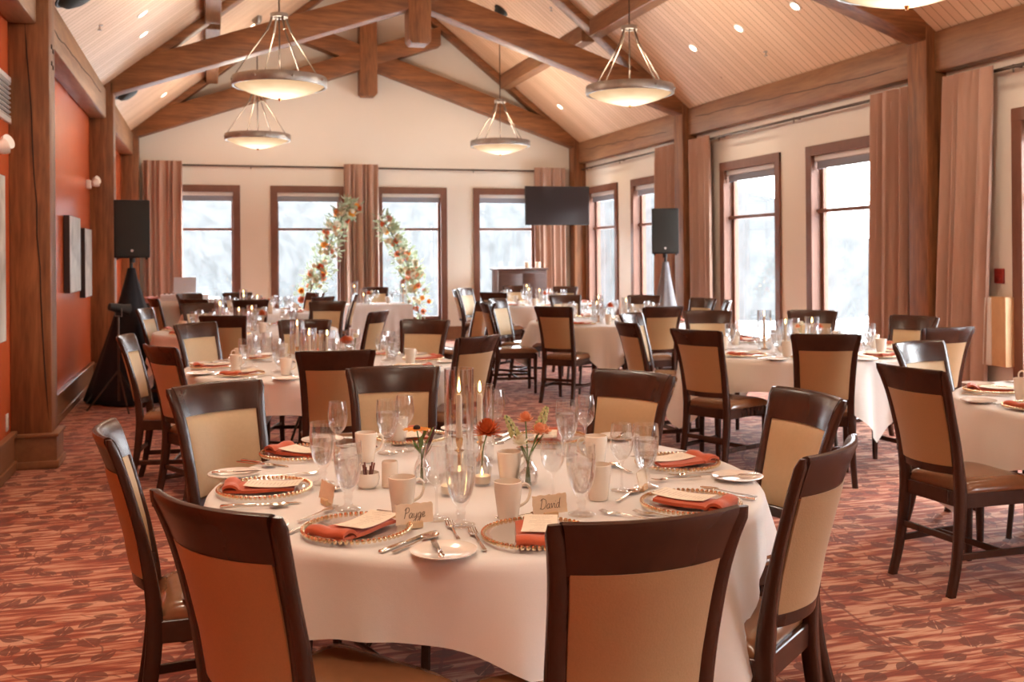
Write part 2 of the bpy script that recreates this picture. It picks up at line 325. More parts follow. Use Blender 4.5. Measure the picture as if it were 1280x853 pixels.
# ------------------------------------------------------------------ mesh helper
class MB:
    def __init__(s): s.v = []; s.f = []
    def add(s, vs, fs):
        o = len(s.v); s.v += [tuple(p) for p in vs]; s.f += [tuple(i + o for i in f) for f in fs]; return s
    def box(s, x0, y0, z0, x1, y1, z1):
        x0, x1 = min(x0, x1), max(x0, x1); y0, y1 = min(y0, y1), max(y0, y1); z0, z1 = min(z0, z1), max(z0, z1)
        return s.add([(x0, y0, z0), (x1, y0, z0), (x1, y1, z0), (x0, y1, z0), (x0, y0, z1), (x1, y0, z1), (x1, y1, z1), (x0, y1, z1)],
                     [(3, 2, 1, 0), (4, 5, 6, 7), (0, 1, 5, 4), (1, 2, 6, 5), (2, 3, 7, 6), (3, 0, 4, 7)])
    def loops(s, loops, caps=True, closed=False):
        """stitch rings of equal length"""
        n = len(loops[0]); vs = [p for l in loops for p in l]; fs = []
        m = len(loops)
        for i in range(m if closed else m - 1):
            a, b = i * n, ((i + 1) % m) * n
            for j in range(n):
                k = (j + 1) % n
                fs.append((a + j, a + k, b + k, b + j))
        if caps and not closed:
            fs.append(tuple(range(n - 1, -1, -1))); fs.append(tuple((m - 1) * n + j for j in range(n)))
        return s.add(vs, fs)
    def beam(s, p, q, w, h, up=(0, 0, 1)):
        p, q, up = Vector(p), Vector(q), Vector(up)
        d = (q - p).normalized(); x = d.cross(up).normalized(); z = x.cross(d)
        r = lambda c: [c - x * w / 2 - z * h / 2, c + x * w / 2 - z * h / 2, c + x * w / 2 + z * h / 2, c - x * w / 2 + z * h / 2]
        return s.loops([r(p), r(q)])
    def tube(s, pts, r, n=8, caps=True):
        pts = [Vector(p) for p in pts]; rs = r if isinstance(r, (list, tuple)) else [r] * len(pts)
        rings = []; prev = None
        for i, p in enumerate(pts):
            t = (pts[min(i + 1, len(pts) - 1)] - pts[max(i - 1, 0)]).normalized()
            if prev is None:
                a = Vector((0, 0, 1)) if abs(t.z) < .9 else Vector((1, 0, 0))
                prev = (a - t * a.dot(t)).normalized()
            else: prev = (prev - t * prev.dot(t)).normalized()
            b = t.cross(prev)
            rings.append([p + (prev * math.cos(2 * PI * k / n) + b * math.sin(2 * PI * k / n)) * rs[i] for k in range(n)])
        return s.loops(rings, caps)
    def lathe(s, prof, n=24, c=(0, 0, 0), closed=False):
        rings = []
        for r, z in prof:
            r = max(r, 1e-5)
            rings.append([(c[0] + r * math.cos(2 * PI * k / n), c[1] + r * math.sin(2 * PI * k / n), c[2] + z) for k in range(n)])
        return s.loops(rings, caps=not closed, closed=closed)
    def sphere(s, c, r, n=8, m=6, sq=(1, 1, 1)):
        rings = []
        for i in range(1, m):
            a = -PI / 2 + PI * i / m
            rings.append([(c[0] + sq[0] * r * math.cos(a) * math.cos(2 * PI * k / n), c[1] + sq[1] * r * math.cos(a) * math.sin(2 * PI * k / n), c[2] + sq[2] * r * math.sin(a)) for k in range(n)])
        return s.loops(rings)
    def grid(s, fn, nu, nv):
        vs = [fn(i / nu, j / nv) for j in range(nv + 1) for i in range(nu + 1)]; w = nu + 1
        return s.add(vs, [(j * w + i, j * w + i + 1, (j + 1) * w + i + 1, (j + 1) * w + i) for j in range(nv) for i in range(nu)])
    def slab(s, front, back, nu, nv):
        """closed shell between two grids front(u,v), back(u,v)"""
        w = nu + 1
        A = [front(i / nu, j / nv) for j in range(nv + 1) for i in range(w)]
        B = [back(i / nu, j / nv) for j in range(nv + 1) for i in range(w)]
        N = len(A); fs = []
        for j in range(nv):
            for i in range(nu):
                a = j * w + i; q = (a, a + 1, a + 1 + w, a + w)
                fs.append(q); fs.append(tuple(x + N for x in reversed(q)))
        edge = [(i, i + 1) for i in range(nu)] + [(nu + j * w, nu + (j + 1) * w) for j in range(nv)] + \
               [(nv * w + i + 1, nv * w + i) for i in range(nu)] + [((j + 1) * w, j * w) for j in range(nv)]
        for a, b in edge: fs.append((b, a, a + N, b + N))
        return s.add(A + B, fs)
    def xform(s, mat):
        s.v = [tuple(mat @ Vector(p)) for p in s.v]; return s
    def build(s, name, mat, parent=None, smooth=True, bevel=0, seg=2, loc=None, ang=35):
        me = bpy.data.meshes.new(name); me.from_pydata(s.v, [], s.f)
        bm = bmesh.new(); bm.from_mesh(me)
        bmesh.ops.recalc_face_normals(bm, faces=bm.faces)
        if bevel:
            es = [e for e in bm.edges if len(e.link_faces) == 2 and e.calc_face_angle(0) > .6]
            bmesh.ops.bevel(bm, geom=es, offset=bevel, segments=seg, affect='EDGES', clamp_overlap=True, profile=.5)
        bm.to_mesh(me); bm.free()
        if smooth:
            for p in me.polygons: p.use_smooth = True
            me.set_sharp_from_angle(angle=math.radians(ang))
        me.materials.append(M[mat] if isinstance(mat, str) else mat)
        o = bpy.data.objects.new(name, me); COL.objects.link(o)
        if parent is not None: o.parent = parent
        if loc is not None: o.location = loc
        return o

def tag(o, label=None, cat=None, group=None, kind=None):
    if label: o['label'] = label
    if cat: o['category'] = cat
    if group: o['group'] = group
    if kind: o['kind'] = kind
    return o
def thing(name, label, cat, loc=(0, 0, 0), rz=0, group=None):
    o = bpy.data.objects.new(name, None); COL.objects.link(o); o.empty_display_size = .05
    o.location = loc; o.rotation_euler = (0, 0, rz)
    return tag(o, label, cat, group)
def struct(name, mb, mat, parent=None, **kw):
    o = mb.build(name, mat, parent, **kw)
    if parent is None: o['kind'] = 'structure'
    return o
_used = set()
def put(proto, loc, rz=0, label=None, group=None, parent_ok=True, scale=None):
    """first call places the prototype itself, later calls copy it with parts and sub-parts"""
    if proto.name not in _used:
        _used.add(proto.name); r = proto
    else:
        r = proto.copy(); COL.objects.link(r)
        for ch in proto.children:
            c = ch.copy(); COL.objects.link(c); c.parent = r
            for g in ch.children:
                d = g.copy(); COL.objects.link(d); d.parent = c
    r.location = loc; r.rotation_euler = (0, 0, rz)
    scale = scale or globals().get('SIZE', {}).get(proto.name)
    if scale: r.scale = scale
    if label: r['label'] = label
    if group: r['group'] = group
    return r
def pol(c, r, deg): return (c[0] + r * math.cos(math.radians(deg)), c[1] + r * math.sin(math.radians(deg)))
def catmull(pts, k=6):
    out = []
    P = [Vector(p) for p in pts]; n = len(P)
    for i in range(n - 1):
        a, b, c, d = P[max(i - 1, 0)], P[i], P[i + 1], P[min(i + 2, n - 1)]
        for j in range(k):
            t = j / k
            out.append(.5 * ((2 * b) + (c - a) * t + (2 * a - 5 * b + 4 * c - d) * t * t + (3 * b - a - 3 * c + d) * t ** 3))
    out.append(P[-1]); return out

# ------------------------------------------------------------------ room shell
XL, XR, YF, YB = -1.36, 6.63, 17.65, -5.0
RX, SL, EAVE = 2.65, .80, 3.60          # ridge, roof slope, ceiling height over the wall posts
def roof(x): return EAVE + SL * (3.8 - abs(x - RX))
WZ0, WZ1 = .30, 2.72
FAR_W = [(-.78, .50), (1.0, 2.28), (2.80, 4.08), (4.57, 5.85)]
RIGHT_W = [(15.82, 17.24), (13.86, 15.24), (10.74, 12.23), (8.70, 10.18), (5.60, 7.06), (3.60, 5.06), (-.1, 1.36), (-2.6, -1.14)]
T = .20
floor = struct('floor', MB().box(XL - .3, YB - .3, -.12, XR + .3, YF + .3, 0), 'carpet')

def wall_with_openings(a0, a1, ztop, openings, place):
    mb = MB(); xs = a0
    for o0, o1 in sorted(openings):
        o0 += .07; o1 -= .07
        place(mb, xs, o0, 0, ztop); place(mb, o0, o1, 0, WZ0 + .03); place(mb, o0, o1, WZ1 - .07, ztop); xs = o1
    place(mb, xs, a1, 0, ztop); return mb
mb = wall_with_openings(XL - T, XR + T, 3.2, FAR_W, lambda m, a, b, z0, z1: m.box(a, YF, z0, b, YF + T, z1))
xs = [XL - T, RX, XR + T]; prof = [(XL - T, 3.2), (XR + T, 3.2), (XR + T, roof(XR + T) + .05), (RX, roof(RX) + .05), (XL - T, roof(XL - T) + .05)]
mb.loops([[(x, YF, z) for x, z in prof], [(x, YF + T, z) for x, z in prof]])
struct('wall_far', mb, 'white_wall', smooth=False)
mb = wall_with_openings(YB, YF + T, 3.5, RIGHT_W, lambda m, a, b, z0, z1: m.box(XR, a, z0, XR + T, b, z1))
struct('wall_right', mb, 'white_wall', smooth=False)
struct('wall_left', MB().box(XL - T, YB, 0, XL, YF + T, 3.5), 'red_wall', smooth=False)
mb = MB().box(XL - T, YB - T, 0, XR + T, YB, 3.2)
mb.loops([[(x, YB - T, z) for x, z in prof], [(x, YB, z) for x, z in prof]])
struct('wall_back', mb, 'white_wall', smooth=False)
mb = MB()
for s in (-1, 1):
    xe = RX + s * 4.3
    q = [(RX, roof(RX)), (xe, roof(xe)), (xe, roof(xe) + .12), (RX, roof(RX) + .12)]
    mb.loops([[(x, YB - T, z) for x, z in q], [(x, YF + T, z) for x, z in q]])
struct('ceiling', mb, 'ceiling', smooth=False)

# baseboards
def baseboard(name, mbf):
    struct(name, mbf, 'base_wood', bevel=.006, seg=1)
segs = [(YB, 2.7), (3.05, 7.87), (8.2, 12.89), (13.23, 17.3)]
mb = MB()
for a, b in segs: mb.box(XL, a, 0, XL + .03, b, .27); mb.box(XL, a, .235, XL + .045, b, .275); mb.box(XL, a, 0, XL + .045, b, .07)
baseboard('baseboard_left', mb)
mb = MB()
for a, b in segs: mb.box(XR, a, 0, XR - .025, b, .22); mb.box(XR, a, .20, XR - .035, b, .235)
baseboard('baseboard_right', mb)
baseboard('baseboard_far', MB().box(-1.05, YF, 0, 6.3, YF - .025, .22).box(-1.05, YF, .20, 6.3, YF - .035, .235))

# windows: P(a, d, z) maps along-wall a, depth d (positive = outward) to the world
def window(idx, a0, a1, P):
    def bx(mb, a, b, d0, d1, z0, z1):
        p, q = P(a, d0, z0), P(b, d1, z1); mb.box(*p, *q)
    w = .115
    mb = MB()                                                # casing boards and jamb liner
    bx(mb, a0, a0 + w, -.03, 0, WZ0, WZ1); bx(mb, a1 - w, a1, -.03, 0, WZ0, WZ1)
    bx(mb, a0, a1, -.032, 0, WZ1 - w, WZ1); bx(mb, a0 - .02, a1 + .02, -.05, 0, WZ0 - .03, WZ0 + .06)
    o = struct('window_%d' % idx, mb, 'frame_wood', bevel=.004, seg=1)
    mb = MB(); i0, i1 = a0 + .07, a1 - .07
    bx(mb, i0, i0 + .022, 0, .2, WZ0, WZ1 - .07); bx(mb, i1 - .022, i1, 0, .2, WZ0, WZ1 - .07)
    bx(mb, i0, i1, 0, .2, WZ1 - .092, WZ1 - .07); bx(mb, i0, i1, 0, .2, WZ0 + .03, WZ0 + .055)
    mb.build('jamb', 'frame_wood', o)
    mb = MB(); s0, s1 = i0 + .022, i1 - .022                   # sash
    bx(mb, s0, s0 + .05, .11, .16, WZ0 + .055, WZ1 - .09); bx(mb, s1 - .05, s1, .11, .16, WZ0 + .055, WZ1 - .09)
    bx(mb, s0, s1, .11, .16, WZ1 - .14, WZ1 - .09); bx(mb, s0, s1, .11, .16, WZ0 + .055, WZ0 + .12)
    mb.build('sash', 'frame_wood', o, bevel=.004, seg=1)
    mb = MB(); bx(mb, s0, s1, .06, .16, 1.955, 2.0); mb.build('meeting_rail', 'frame_wood', o, bevel=.006, seg=1)
    mb = MB(); bx(mb, s0 + .03, s1 - .03, .133, .137, WZ0 + .1, WZ1 - .12); mb.build('pane', 'pane', o)
    mb = MB(); bx(mb, s0 + .01, s1 - .01, .02, .09, WZ1 - .175, WZ1 - .10); b = mb.build('blind_cassette', 'white_plastic', o, bevel=.01, seg=2)
    mb = MB(); bx(mb, s0 + .03, s1 - .03, .05, .062, WZ1 - .25, WZ1 - .16); bx(mb, s0 + .03, s1 - .03, .045, .067, WZ1 - .265, WZ1 - .245); mb.build('roller_blind', 'grey_blind', o)
n = 0
for a, b in FAR_W: n += 1; window(n, a, b, lambda a_, d, z: (a_, YF + d, z))
for a, b in RIGHT_W: n += 1; window(n, a, b, lambda a_, d, z: (XR + d, a_, z))

# timber frame
TRUSS_Y = [(2.75, 3.02), (7.87, 8.14), (12.92, 13.20), (17.33, 17.61)]
def truss(y0, y1):
    root = thing('roof_truss', None, None, (RX, (y0 + y1) / 2, 0)); root['kind'] = 'structure'
    Y = (y1 - y0) / 2
    for s in (-1, 1):
        # rafter under the ceiling boards
        a, b = 3.95, 0.0
        za, zb = roof(RX + a), roof(RX)
        q = lambda y: [(s * a, y, za - .125), (s * b, y, zb - .125), (s * b, y, zb - .005), (s * a, y, za - .005)]
        MB().loops([q(-Y + .015), q(Y - .015)]).build('rafter', 'beam_x', root, bevel=.012, seg=2, smooth=True)
        c0, c1 = -3.78, 1.28
        zc = lambda x: 3.46 + .345 * (x + 3.78)
        yy = Y if s < 0 else Y - .008
        q = lambda y: [(-s * c0, y, zc(c0)), (-s * c1, y, zc(c1)), (-s * c1, y, zc(c1) + .34), (-s * c0, y, zc(c0) + .34)]
        MB().loops([q(-yy), q(yy)]).build('chord', 'beam_x', root, bevel=.012, seg=2)
    mb = MB(); r = lambda z, h: [(-h, -Y - .012, z), (h, -Y - .012, z), (h, Y + .012, z), (-h, Y + .012, z)]
    mb.loops([r(4.27, .11), r(4.32, .15), r(6.45, .15)]).build('king_post', 'beam_z', root, bevel=.01, seg=2)
for y0, y1 in TRUSS_Y: truss(y0, y1)
for y0, y1 in TRUSS_Y:
    for side in (-1, 1):
        x0, x1 = (XL, -1.09) if side < 0 else (6.40, XR)
        p = thing('timber_post', None, None, ((x0 + x1) / 2, (y0 + y1) / 2, 0)); p['kind'] = 'structure'
        hx, hy = (x1 - x0) / 2, (y1 - y0) / 2
        top = 3.62
        MB().box(-hx, -hy, 0, hx, hy, top).build('shaft', 'beam_z', p, bevel=.012, seg=2)
        g = 1
        MB().box(-hx - .035, -hy - .035, 0, hx + .035, hy + .035, .23).box(-hx - .05, -hy - .05, .225, hx + .05, hy + .05, .25).box(-hx - .05, -hy - .05, 0, hx + .05, hy + .05, .055).build('plinth', 'base_wood', p, bevel=.008, seg=2)
        # drying crack down the face
        if side < 0 and y0 < 9:
            pts = [(-.02 + .01 * k + random.uniform(-.006, .006), -hy - .0005, 3.2 - .22 * k) for k in range(14)]
            MB().tube(pts, [.001] + [.0045] * 12 + [.001], 6).build('crack', 'seed', p)
            MB().box(hx - .002, -.05, 3.02, hx + .006, -.02, 3.05).box(hx - .002, .02, 3.0, hx + .006, .05, 3.03).box(hx - .002, -.05, 2.9, hx + .006, -.02, 2.93).box(hx - .002, .02, 2.88, hx + .006, .05, 2.91).build('peg', 'seed', p)
ends = [YB, 2.75, 3.02, 7.87, 8.14, 12.92, 13.20, 17.33]
for a, b in zip(ends[::2], ends[1::2]):
    struct('timber_beam', MB().box(XL, a + .002, 3.17, -1.17, b - .002, 3.53), 'beam_y', bevel=.02, seg=2)
    struct('timber_beam', MB().box(6.48, a + .002, 3.17, XR, b - .002, 3.55), 'beam_y', bevel=.02, seg=2)
for b_, (ya, yb), rn_ in [(o, se, random.Random(i)) for i, (o, se) in enumerate([(bpy.data.objects[n], s) for n, s in (('timber_beam.005', (8.4, 12.7)), ('timber_beam.007', (13.6, 17.0)), ('timber_beam.004', (8.6, 12.4)))])]:
    # long drying cracks along the inner face
    xf = 6.479 if b_.data.vertices[0].co.x > 3 else -1.169
    z0 = 3.30
    pts = [(xf, ya + (yb - ya) * k / 22, z0 + .10 * k / 22 + rn_.uniform(-.012, .012)) for k in range(23)]
    MB().tube(pts, [.001] + [.004] * 21 + [.001], 6).build('crack', 'seed', b_)
for x in (0.06, 5.10):
    for a, b in [(YB, 2.75), (3.02, 7.87), (8.14, 12.92), (13.20, 17.33)]:
        z = roof(x)
        struct('timber_purlin', MB().box(x - .095, a, z - .20, x + .095, b, z + .04), 'beam_y', bevel=.012, seg=1)

# curtain rods and curtains
def rod(label, p, q, brackets):
    t = thing('curtain_rod', label, 'curtain rod', ((p[0] + q[0]) / 2, (p[1] + q[1]) / 2, p[2]))
    off = Vector(t.location); P, Q = Vector(p) - off, Vector(q) - off
    MB().tube([P, Q], .016, 10).build('rod', 'dark_metal', t)
    for b in brackets:
        b = Vector(b) - off
        nrm = Vector((0, 1, 0)) if abs((Q - P).x) > abs((Q - P).y) else Vector((1, 0, 0))
        MB().tube([b - Vector((0, 0, .05)), b + Vector((0, 0, .02))], .007, 6).tube([b, b + nrm * .09], .008, 6).build('bracket', 'dark_metal', t)
rod('dark curtain rod over the two far windows left of the middle curtain', (-1.05, YF - .1, 3.04), (2.45, YF - .1, 3.04), [(.68, YF - .1, 3.04)])
rod('dark curtain rod over the two far windows right of the middle curtain', (2.47, YF - .1, 3.04), (6.2, YF - .1, 3.04), [(4.55, YF - .1, 3.04)])
rod('dark curtain rod over the right-wall windows beyond the far speaker', (XR - .1, 13.3, 3.06), (XR - .1, 17.25, 3.06), [(XR - .1, 15.5, 3.06), (XR - .1, 17.0, 3.06)])
rod('dark curtain rod over the two large right-wall windows between the posts', (XR - .1, 8.25, 3.06), (XR - .1, 12.85, 3.06), [(XR - .1, 10.3, 3.06), (XR - .1, 12.1, 3.06)])
rod('dark curtain rod over the right-wall window cut by the picture edge', (XR - .1, 3.1, 3.06), (XR - .1, 7.8, 3.06), [(XR - .1, 6.95, 3.06)])
def curtain(label, a0, a1, P, seed, spread=0.0, lean=0.0, z1=3.10):
    rnd = random.Random(seed)
    t = thing('curtain', label, 'curtain', P((a0 + a1) / 2, 0, 0), 0, 'mauve brown pleated curtains')
    off = Vector(t.location); n = max(4, int((a1 - a0) / .10)); ph = [rnd.uniform(-.5, .5) for _ in range(40)]
    amp = [rnd.uniform(.6, 1.15) for _ in range(40)]
    def sheet(th):
        def fn(u, v):
            z = .015 + (z1 - .015) * v
            k = min(n, max(0, u * n + .28 * math.sin(u * 17 + seed) * math.sin(PI * u))); i = int(min(k, n - 1))
            pinch = 1 - .55 * max(0, (v - .93) / .07)
            A = .054 * pinch * (amp[i] * (1 - (k - i)) + amp[i + 1] * (k - i)) * (.75 + .35 * (1 - v))
            d = A * math.sin(2 * PI * k * .999 + ph[i // 3] * (1 - v) * 1.3)
            mid = (a0 + a1) / 2; wd = (a1 - a0) * (1 + spread * (1 - v)) 
            d += .010 * math.sin(4 * PI * k) * max(0, (v - .90) / .10) + .016 * math.sin(2 * PI * k * .5 + seed) * (1 - v)
            a = mid + lean * (1 - v) + (u - .5) * wd + .010 * math.sin(5 * v + ph[i]) * (1 - v)
            return Vector(P(a, d + th, z)) - off
        return fn
    MB().slab(sheet(0), sheet(.006), n * 10, 26).build('drape', 'curtain', t)
PF = lambda a, d, z: (a, YF - .165 + d, z)
PR = lambda a, d, z: (XR - .165 + d, a, z)
curtain('mauve curtain in the far left corner behind the black speaker', -1.04, -.42, PF, 1)
curtain('mauve curtain in the middle of the far wall between two windows', 2.23, 2.83, PF, 2)
curtain('mauve curtain in the far right corner behind the hanging screen', 5.68, 6.28, PF, 3)
curtain('narrow mauve curtain on the right wall just beyond the second post', 13.30, 13.95, PR, 4)
curtain('mauve curtain on the right wall on the near side of the second post', 12.28, 12.85, PR, 5, .0, -.04)
curtain('mauve curtain on the right wall on the far side of the nearest post', 8.22, 8.78, PR, 6, .06, .06)
curtain('wide mauve curtain on the right wall on the near side of the nearest post', 7.12, 7.72, PR, 7, -.05, .13)

# ------------------------------------------------------------------ outside
def hill(u, v):
    a = math.radians(-70 + 230 * u); r = 22 + 70 * v ** 1.3
    ridge = 6.2 + 2.2 * math.sin(a * 5 + 1.0) + 1.1 * math.sin(a * 13) - 3.0 * math.exp(-((a - math.radians(44)) / .12) ** 2)
    h = -.6 + ridge * min(1, v * 1.6) ** 1.2 + .25 * math.sin(a * 60 + v * 40) * v
    return (RX + r * math.cos(a), 8 + r * math.sin(a), h)
struct('hillside', MB().grid(hill, 220, 30), 'hill', ang=180)
struct('ground', MB().box(-90, -80, -.7, 100, 100, -.5), 'snow')
w = bpy.data.worlds.new('overcast'); SC.world = w; w.use_nodes = True
nt = w.node_tree; bg = nt.nodes['Background']
tc = nt.nodes.new('ShaderNodeTexCoord'); nz = nd(nt, 'ShaderNodeTexNoise', i_Scale=2.0, i_Detail=4.0)
nt.links.new(tc.outputs['Generated'], nz.inputs['Vector'])
nt.links.new(mixc(nt, nz.outputs[0], (.88, .94, 1.0), (1, 1, 1)), bg.inputs[0]); bg.inputs[1].default_value = SKY

# ------------------------------------------------------------------ chairs
def make_chair():
    root = thing('dining_chair', '', 'chair')
    prof = [(-.285, 0), (-.252, .12), (-.226, .28), (-.215, .42), (-.222, .53), (-.243, .66), (-.272, .78), (-.300, .88)]
    def ys(z):
        pts = prof + [(-.335, .985)]
        for (y0, z0), (y1, z1) in zip(pts, pts[1:]):
            if z <= z1: return y0 + (y1 - y0) * (z - z0) / (z1 - z0)
        return pts[-1][0]
    XS = [(0, .178), (.25, .170), (.42, .166), (.56, .165), (.70, .1705), (.80, .1755), (.86, .1805), (.92, .1895), (.99, .2055)]
    def xs(z):
        for (za, a), (zb, b) in zip(XS, XS[1:]):
            if z <= zb: return a + (b - a) * (z - za) / (zb - za)
        return XS[-1][1]
    bow = lambda u, z: -.040 * (1 - u * u) * min(1, max(0, (z - .40) / .12))
    for s in (-1, 1):
        rings = []
        P = catmull([(0, y, z) for y, z in prof] + [(0, -.3345, .979)], 3)
        for p in P:
            z = p.z; hx = .0175 + .003 * min(1, z / .5); hy = .0175 + .006 * math.exp(-((z - .40) / .20) ** 2) - .004 * min(1, max(0, (z - .5) / .3)); hx, hy = (hx - .006, hy - .006) if z > .978 else (hx, hy)
            x = s * xs(z); y = p.y
            c = .005
            rings.append([(x - hx + c, y - hy, z), (x + hx - c, y - hy, z), (x + hx, y - hy + c, z), (x + hx, y + hy - c, z), (x + hx - c, y + hy, z), (x - hx + c, y + hy, z), (x - hx, y + hy - c, z), (x - hx, y - hy + c, z)])
        lg = MB().loops(rings).build('leg', 'chair_wood', root, ang=50)
        b0 = rings[0]; gx, gy = sum(p[0] for p in b0) / 8, sum(p[1] for p in b0) / 8
        MB().lathe([(0, 0), (.011, 0), (.012, .006), (0, .006)], 12, (gx, gy, -.003)).build('foot_glide', 'white_plastic', lg)
    for s in (-1, 1):
        rings = []
        for z, h in ((0, .014), (.2, .0175), (.37, .021), (.43, .021)):
            x, y = s * .200, .190
            c = .004
            rings.append([(x - h + c, y - h, z), (x + h - c, y - h, z), (x + h, y - h + c, z), (x + h, y + h - c, z), (x + h - c, y + h, z), (x - h + c, y + h, z), (x - h, y + h - c, z), (x - h, y - h + c, z)])
        lg = MB().loops(rings).build('leg', 'chair_wood', root, ang=50)
        b0 = rings[0]; gx, gy = sum(p[0] for p in b0) / 8, sum(p[1] for p in b0) / 8
        MB().lathe([(0, 0), (.011, 0), (.012, .006), (0, .006)], 12, (gx, gy, -.003)).build('foot_glide', 'white_plastic', lg)
    # wide flush top rail, dished towards the sitter, its top edge rounded over
    rings = []
    for i in range(29):
        u = -1 + 2 * i / 28
        sec = []
        for (dy, z) in ((.0135, .868), (.0145, .90), (.0145, .94), (.012, .968), (.006, .980), (-.004, .984), (-.013, .980), (-.018, .968), (-.016, .94), (-.0145, .90), (-.0135, .868)):
            zz = z
            sec.append((u * (xs(min(z, .98)) - .012), ys(min(z, .98)) + bow(u, z) + dy, zz))
        rings.append(sec)
    MB().loops(rings).build('top_rail', 'chair_wood', root, ang=50)
    pw = lambda z: xs(z) - .018
    def face(off, bulge, z0, z1):
        def fn(u, v):
            U = 2 * u - 1; V = 2 * v - 1; z = z0 + (z1 - z0) * v
            b = bulge * (1 - U ** 6) * (1 - V ** 6)
            return (U * pw(z), ys(z) + bow(U, z) + off + b, z)
        return fn
    MB().slab(face(-.002, 0, .555, .872), face(-.017, -.003, .555, .872), 14, 12).build('back_panel', 'tan', root)['label'] = 'tan fabric outside of the backrest'
    MB().slab(face(.006, .016, .558, .868), face(-.002, 0, .558, .868), 16, 14).build('back_cushion', 'cream', root)['label'] = 'cream padded inside of the backrest'
    MB().slab(face(.016, 0, .518, .556), face(-.016, 0, .518, .556), 12, 2).build('lower_rail', 'chair_wood', root, bevel=.003, seg=1)
    # seat
    def top(u, v):
        U, V = 2 * u - 1, 2 * v - 1
        wx = .180 + .046 * v; e = (1 - abs(U) ** 7) * (1 - abs(V) ** 7)
        return (U * wx * (1 - .02 * abs(V) ** 8), -.205 + .425 * v + .006 * 0, .452 + .040 * e ** .5)
    def bot(u, v):
        U = 2 * u - 1; wx = .180 + .046 * v
        return (U * wx * .985, -.203 + .421 * v, .440)
    MB().slab(top, bot, 18, 18).build('seat', 'seat', root, ang=60)
    a = MB().box(-.185, .178, .375, .185, .203, .441).box(-.16, -.222, .375, .16, -.2, .441)
    for s in (-1, 1): a.beam((s * .172, -.2, .408), (s * .200, .18, .408), .024, .066)
    a.build('seat_frame', 'chair_wood', root, bevel=.003, seg=1)
    for s in (-1, 1): MB().beam((s * .172, -.236, .165), (s * .202, .187, .165), .018, .03).build('stretcher', 'chair_wood', root, bevel=.003, seg=1)
    MB().beam((-.170, -.232, .235), (.170, -.232, .235), .018, .03).build('stretcher', 'chair_wood', root, bevel=.003, seg=1)
    MB().beam((-.186, .0, .165), (.186, .0, .165), .018, .028).build('stretcher', 'chair_wood', root, bevel=.003, seg=1)
    return root
CHAIR = make_chair()
BACK = .335
SEAT8 = ['right', 'far-right', 'far', 'far-left', 'left', 'near-left', 'nearest', 'near-right']
def seatname(deg): return SEAT8[int(((deg + 22.5) % 360) // 45)]

TABLES = {   # centre, name, seat angles of the settings, cloth corner directions
 'A': ((.90, 3.22), 'the foremost table'),
 'B': ((.73, 6.98), 'the second left table'),
 'C': ((.36, 10.62), 'the third left table'),
 'D': ((.55, 14.1), 'the rearmost left table'),
 'E': ((4.40, 3.80), 'the right-edge table'),
 'F': ((4.32, 6.75), 'the second right table'),
 'G': ((4.28, 10.45), 'the third right table'),
 'H': ((4.75, 14.6), 'the rearmost right table'),
}
# backrest-top middle positions and seat angle round the table; facing = towards table centre + twist
CH = [
 ('A', -131.4, 1.36, -12, 'its back to us'), ('A', -93, 1.405, 5, 'its back to us'), ('A', 178, 1.19, 5, 'seen edge-on'), ('A', 130, 1.37, -9, 'cream front to us'),
 ('A', 93.8, 1.40, -10, 'cream front to us'), ('A', 43.8, 1.185, -13, 'cream front to us'), ('A', 0, 1.19, 3, 'cream front half seen'), ('A', -53.3, 1.125, 1, 'seen from its side'),
 ('B', -93, 1.43, -5, 'its dark back to us'), ('B', -144.4, 1.25, -8, 'its tan back to us'), ('B', 172, 1.28, 0, 'seen edge-on'), ('B', 122.7, 1.56, 10, 'cream front to us'),
 ('B', 89.6, 1.38, -14, 'cream front to us'), ('B', 47, 1.36, 8, 'cream front to us'), ('B', -40, 1.19, -15, 'its back to us'),
 ('C', -101, 1.34, -10, 'its dark back to us'), ('C', 110, 1.38, 0, 'cream front to us'), ('C', 51, 1.5, 20, 'cream front to us'), ('C', -46, 1.67, 12, 'pale panel to us'), ('C', 163, 1.05, 0, 'seen edge-on'),
 ('D', -93, 1.44, 0, 'its dark back to us'), ('D', -128, 1.22, 0, 'its dark back to us'), ('D', -160, 1.33, 0, 'seen edge-on'), ('D', 124, 1.5, 0, 'cream front to us'), ('D', 97, 1.32, 0, 'cream front to us'),
 ('D', 40, 1.20, -8, 'cream front to us'), ('D', -47, 1.26, 0, 'its back to us'), ('D', -4, 1.38, 0, 'seen edge-on'),
 ('E', 180, 1.41, 4, 'its tan back to us'), ('E', 117, 1.17, -14, 'shiny pale front to us'),
 ('F', -154, 1.31, 0, 'its tan back to us'), ('F', -116, 1.36, 0, 'its tan back to us'), ('F', 53, 1.38, 0, 'standing before the window'), ('F', 4, 1.10, 15, 'standing before the curtain'),
 ('F', -65, 1.15, -24, 'its shiny back to us'), ('F', 91, 1.45, -24, 'cream front to us'), ('F', 166, 1.34, 14, 'its back to us'), ('F', 121, 1.58, 10, 'pale front to us'),
 ('G', -137, 1.37, 0, 'its tan back to us'), ('G', -91, 1.41, 0, 'its tan back to us'), ('G', 52, 1.55, 0, 'before the window'), ('G', 87, 1.78, 0, 'cream front to us'),
 ('G', 172, 1.42, 0, 'its side to us'), ('G', 135, 1.45, 0, 'shiny front to us'), ('G', 6, 1.22, 10, 'pale front to us'), ('G', -24, 1.27, 0, 'pale front to us'),
 ('H', 168, 1.22, 0, 'its side to us'), ('H', 132, 1.30, 0, 'shiny front to us'), ('H', -133, 1.40, 0, 'its dark back to us'), ('H', 50, 1.32, 0, 'cream front to us'), ('H', 83, 1.85, 0, 'orange rail to us'),
]
SEATS = {k: [] for k in TABLES}
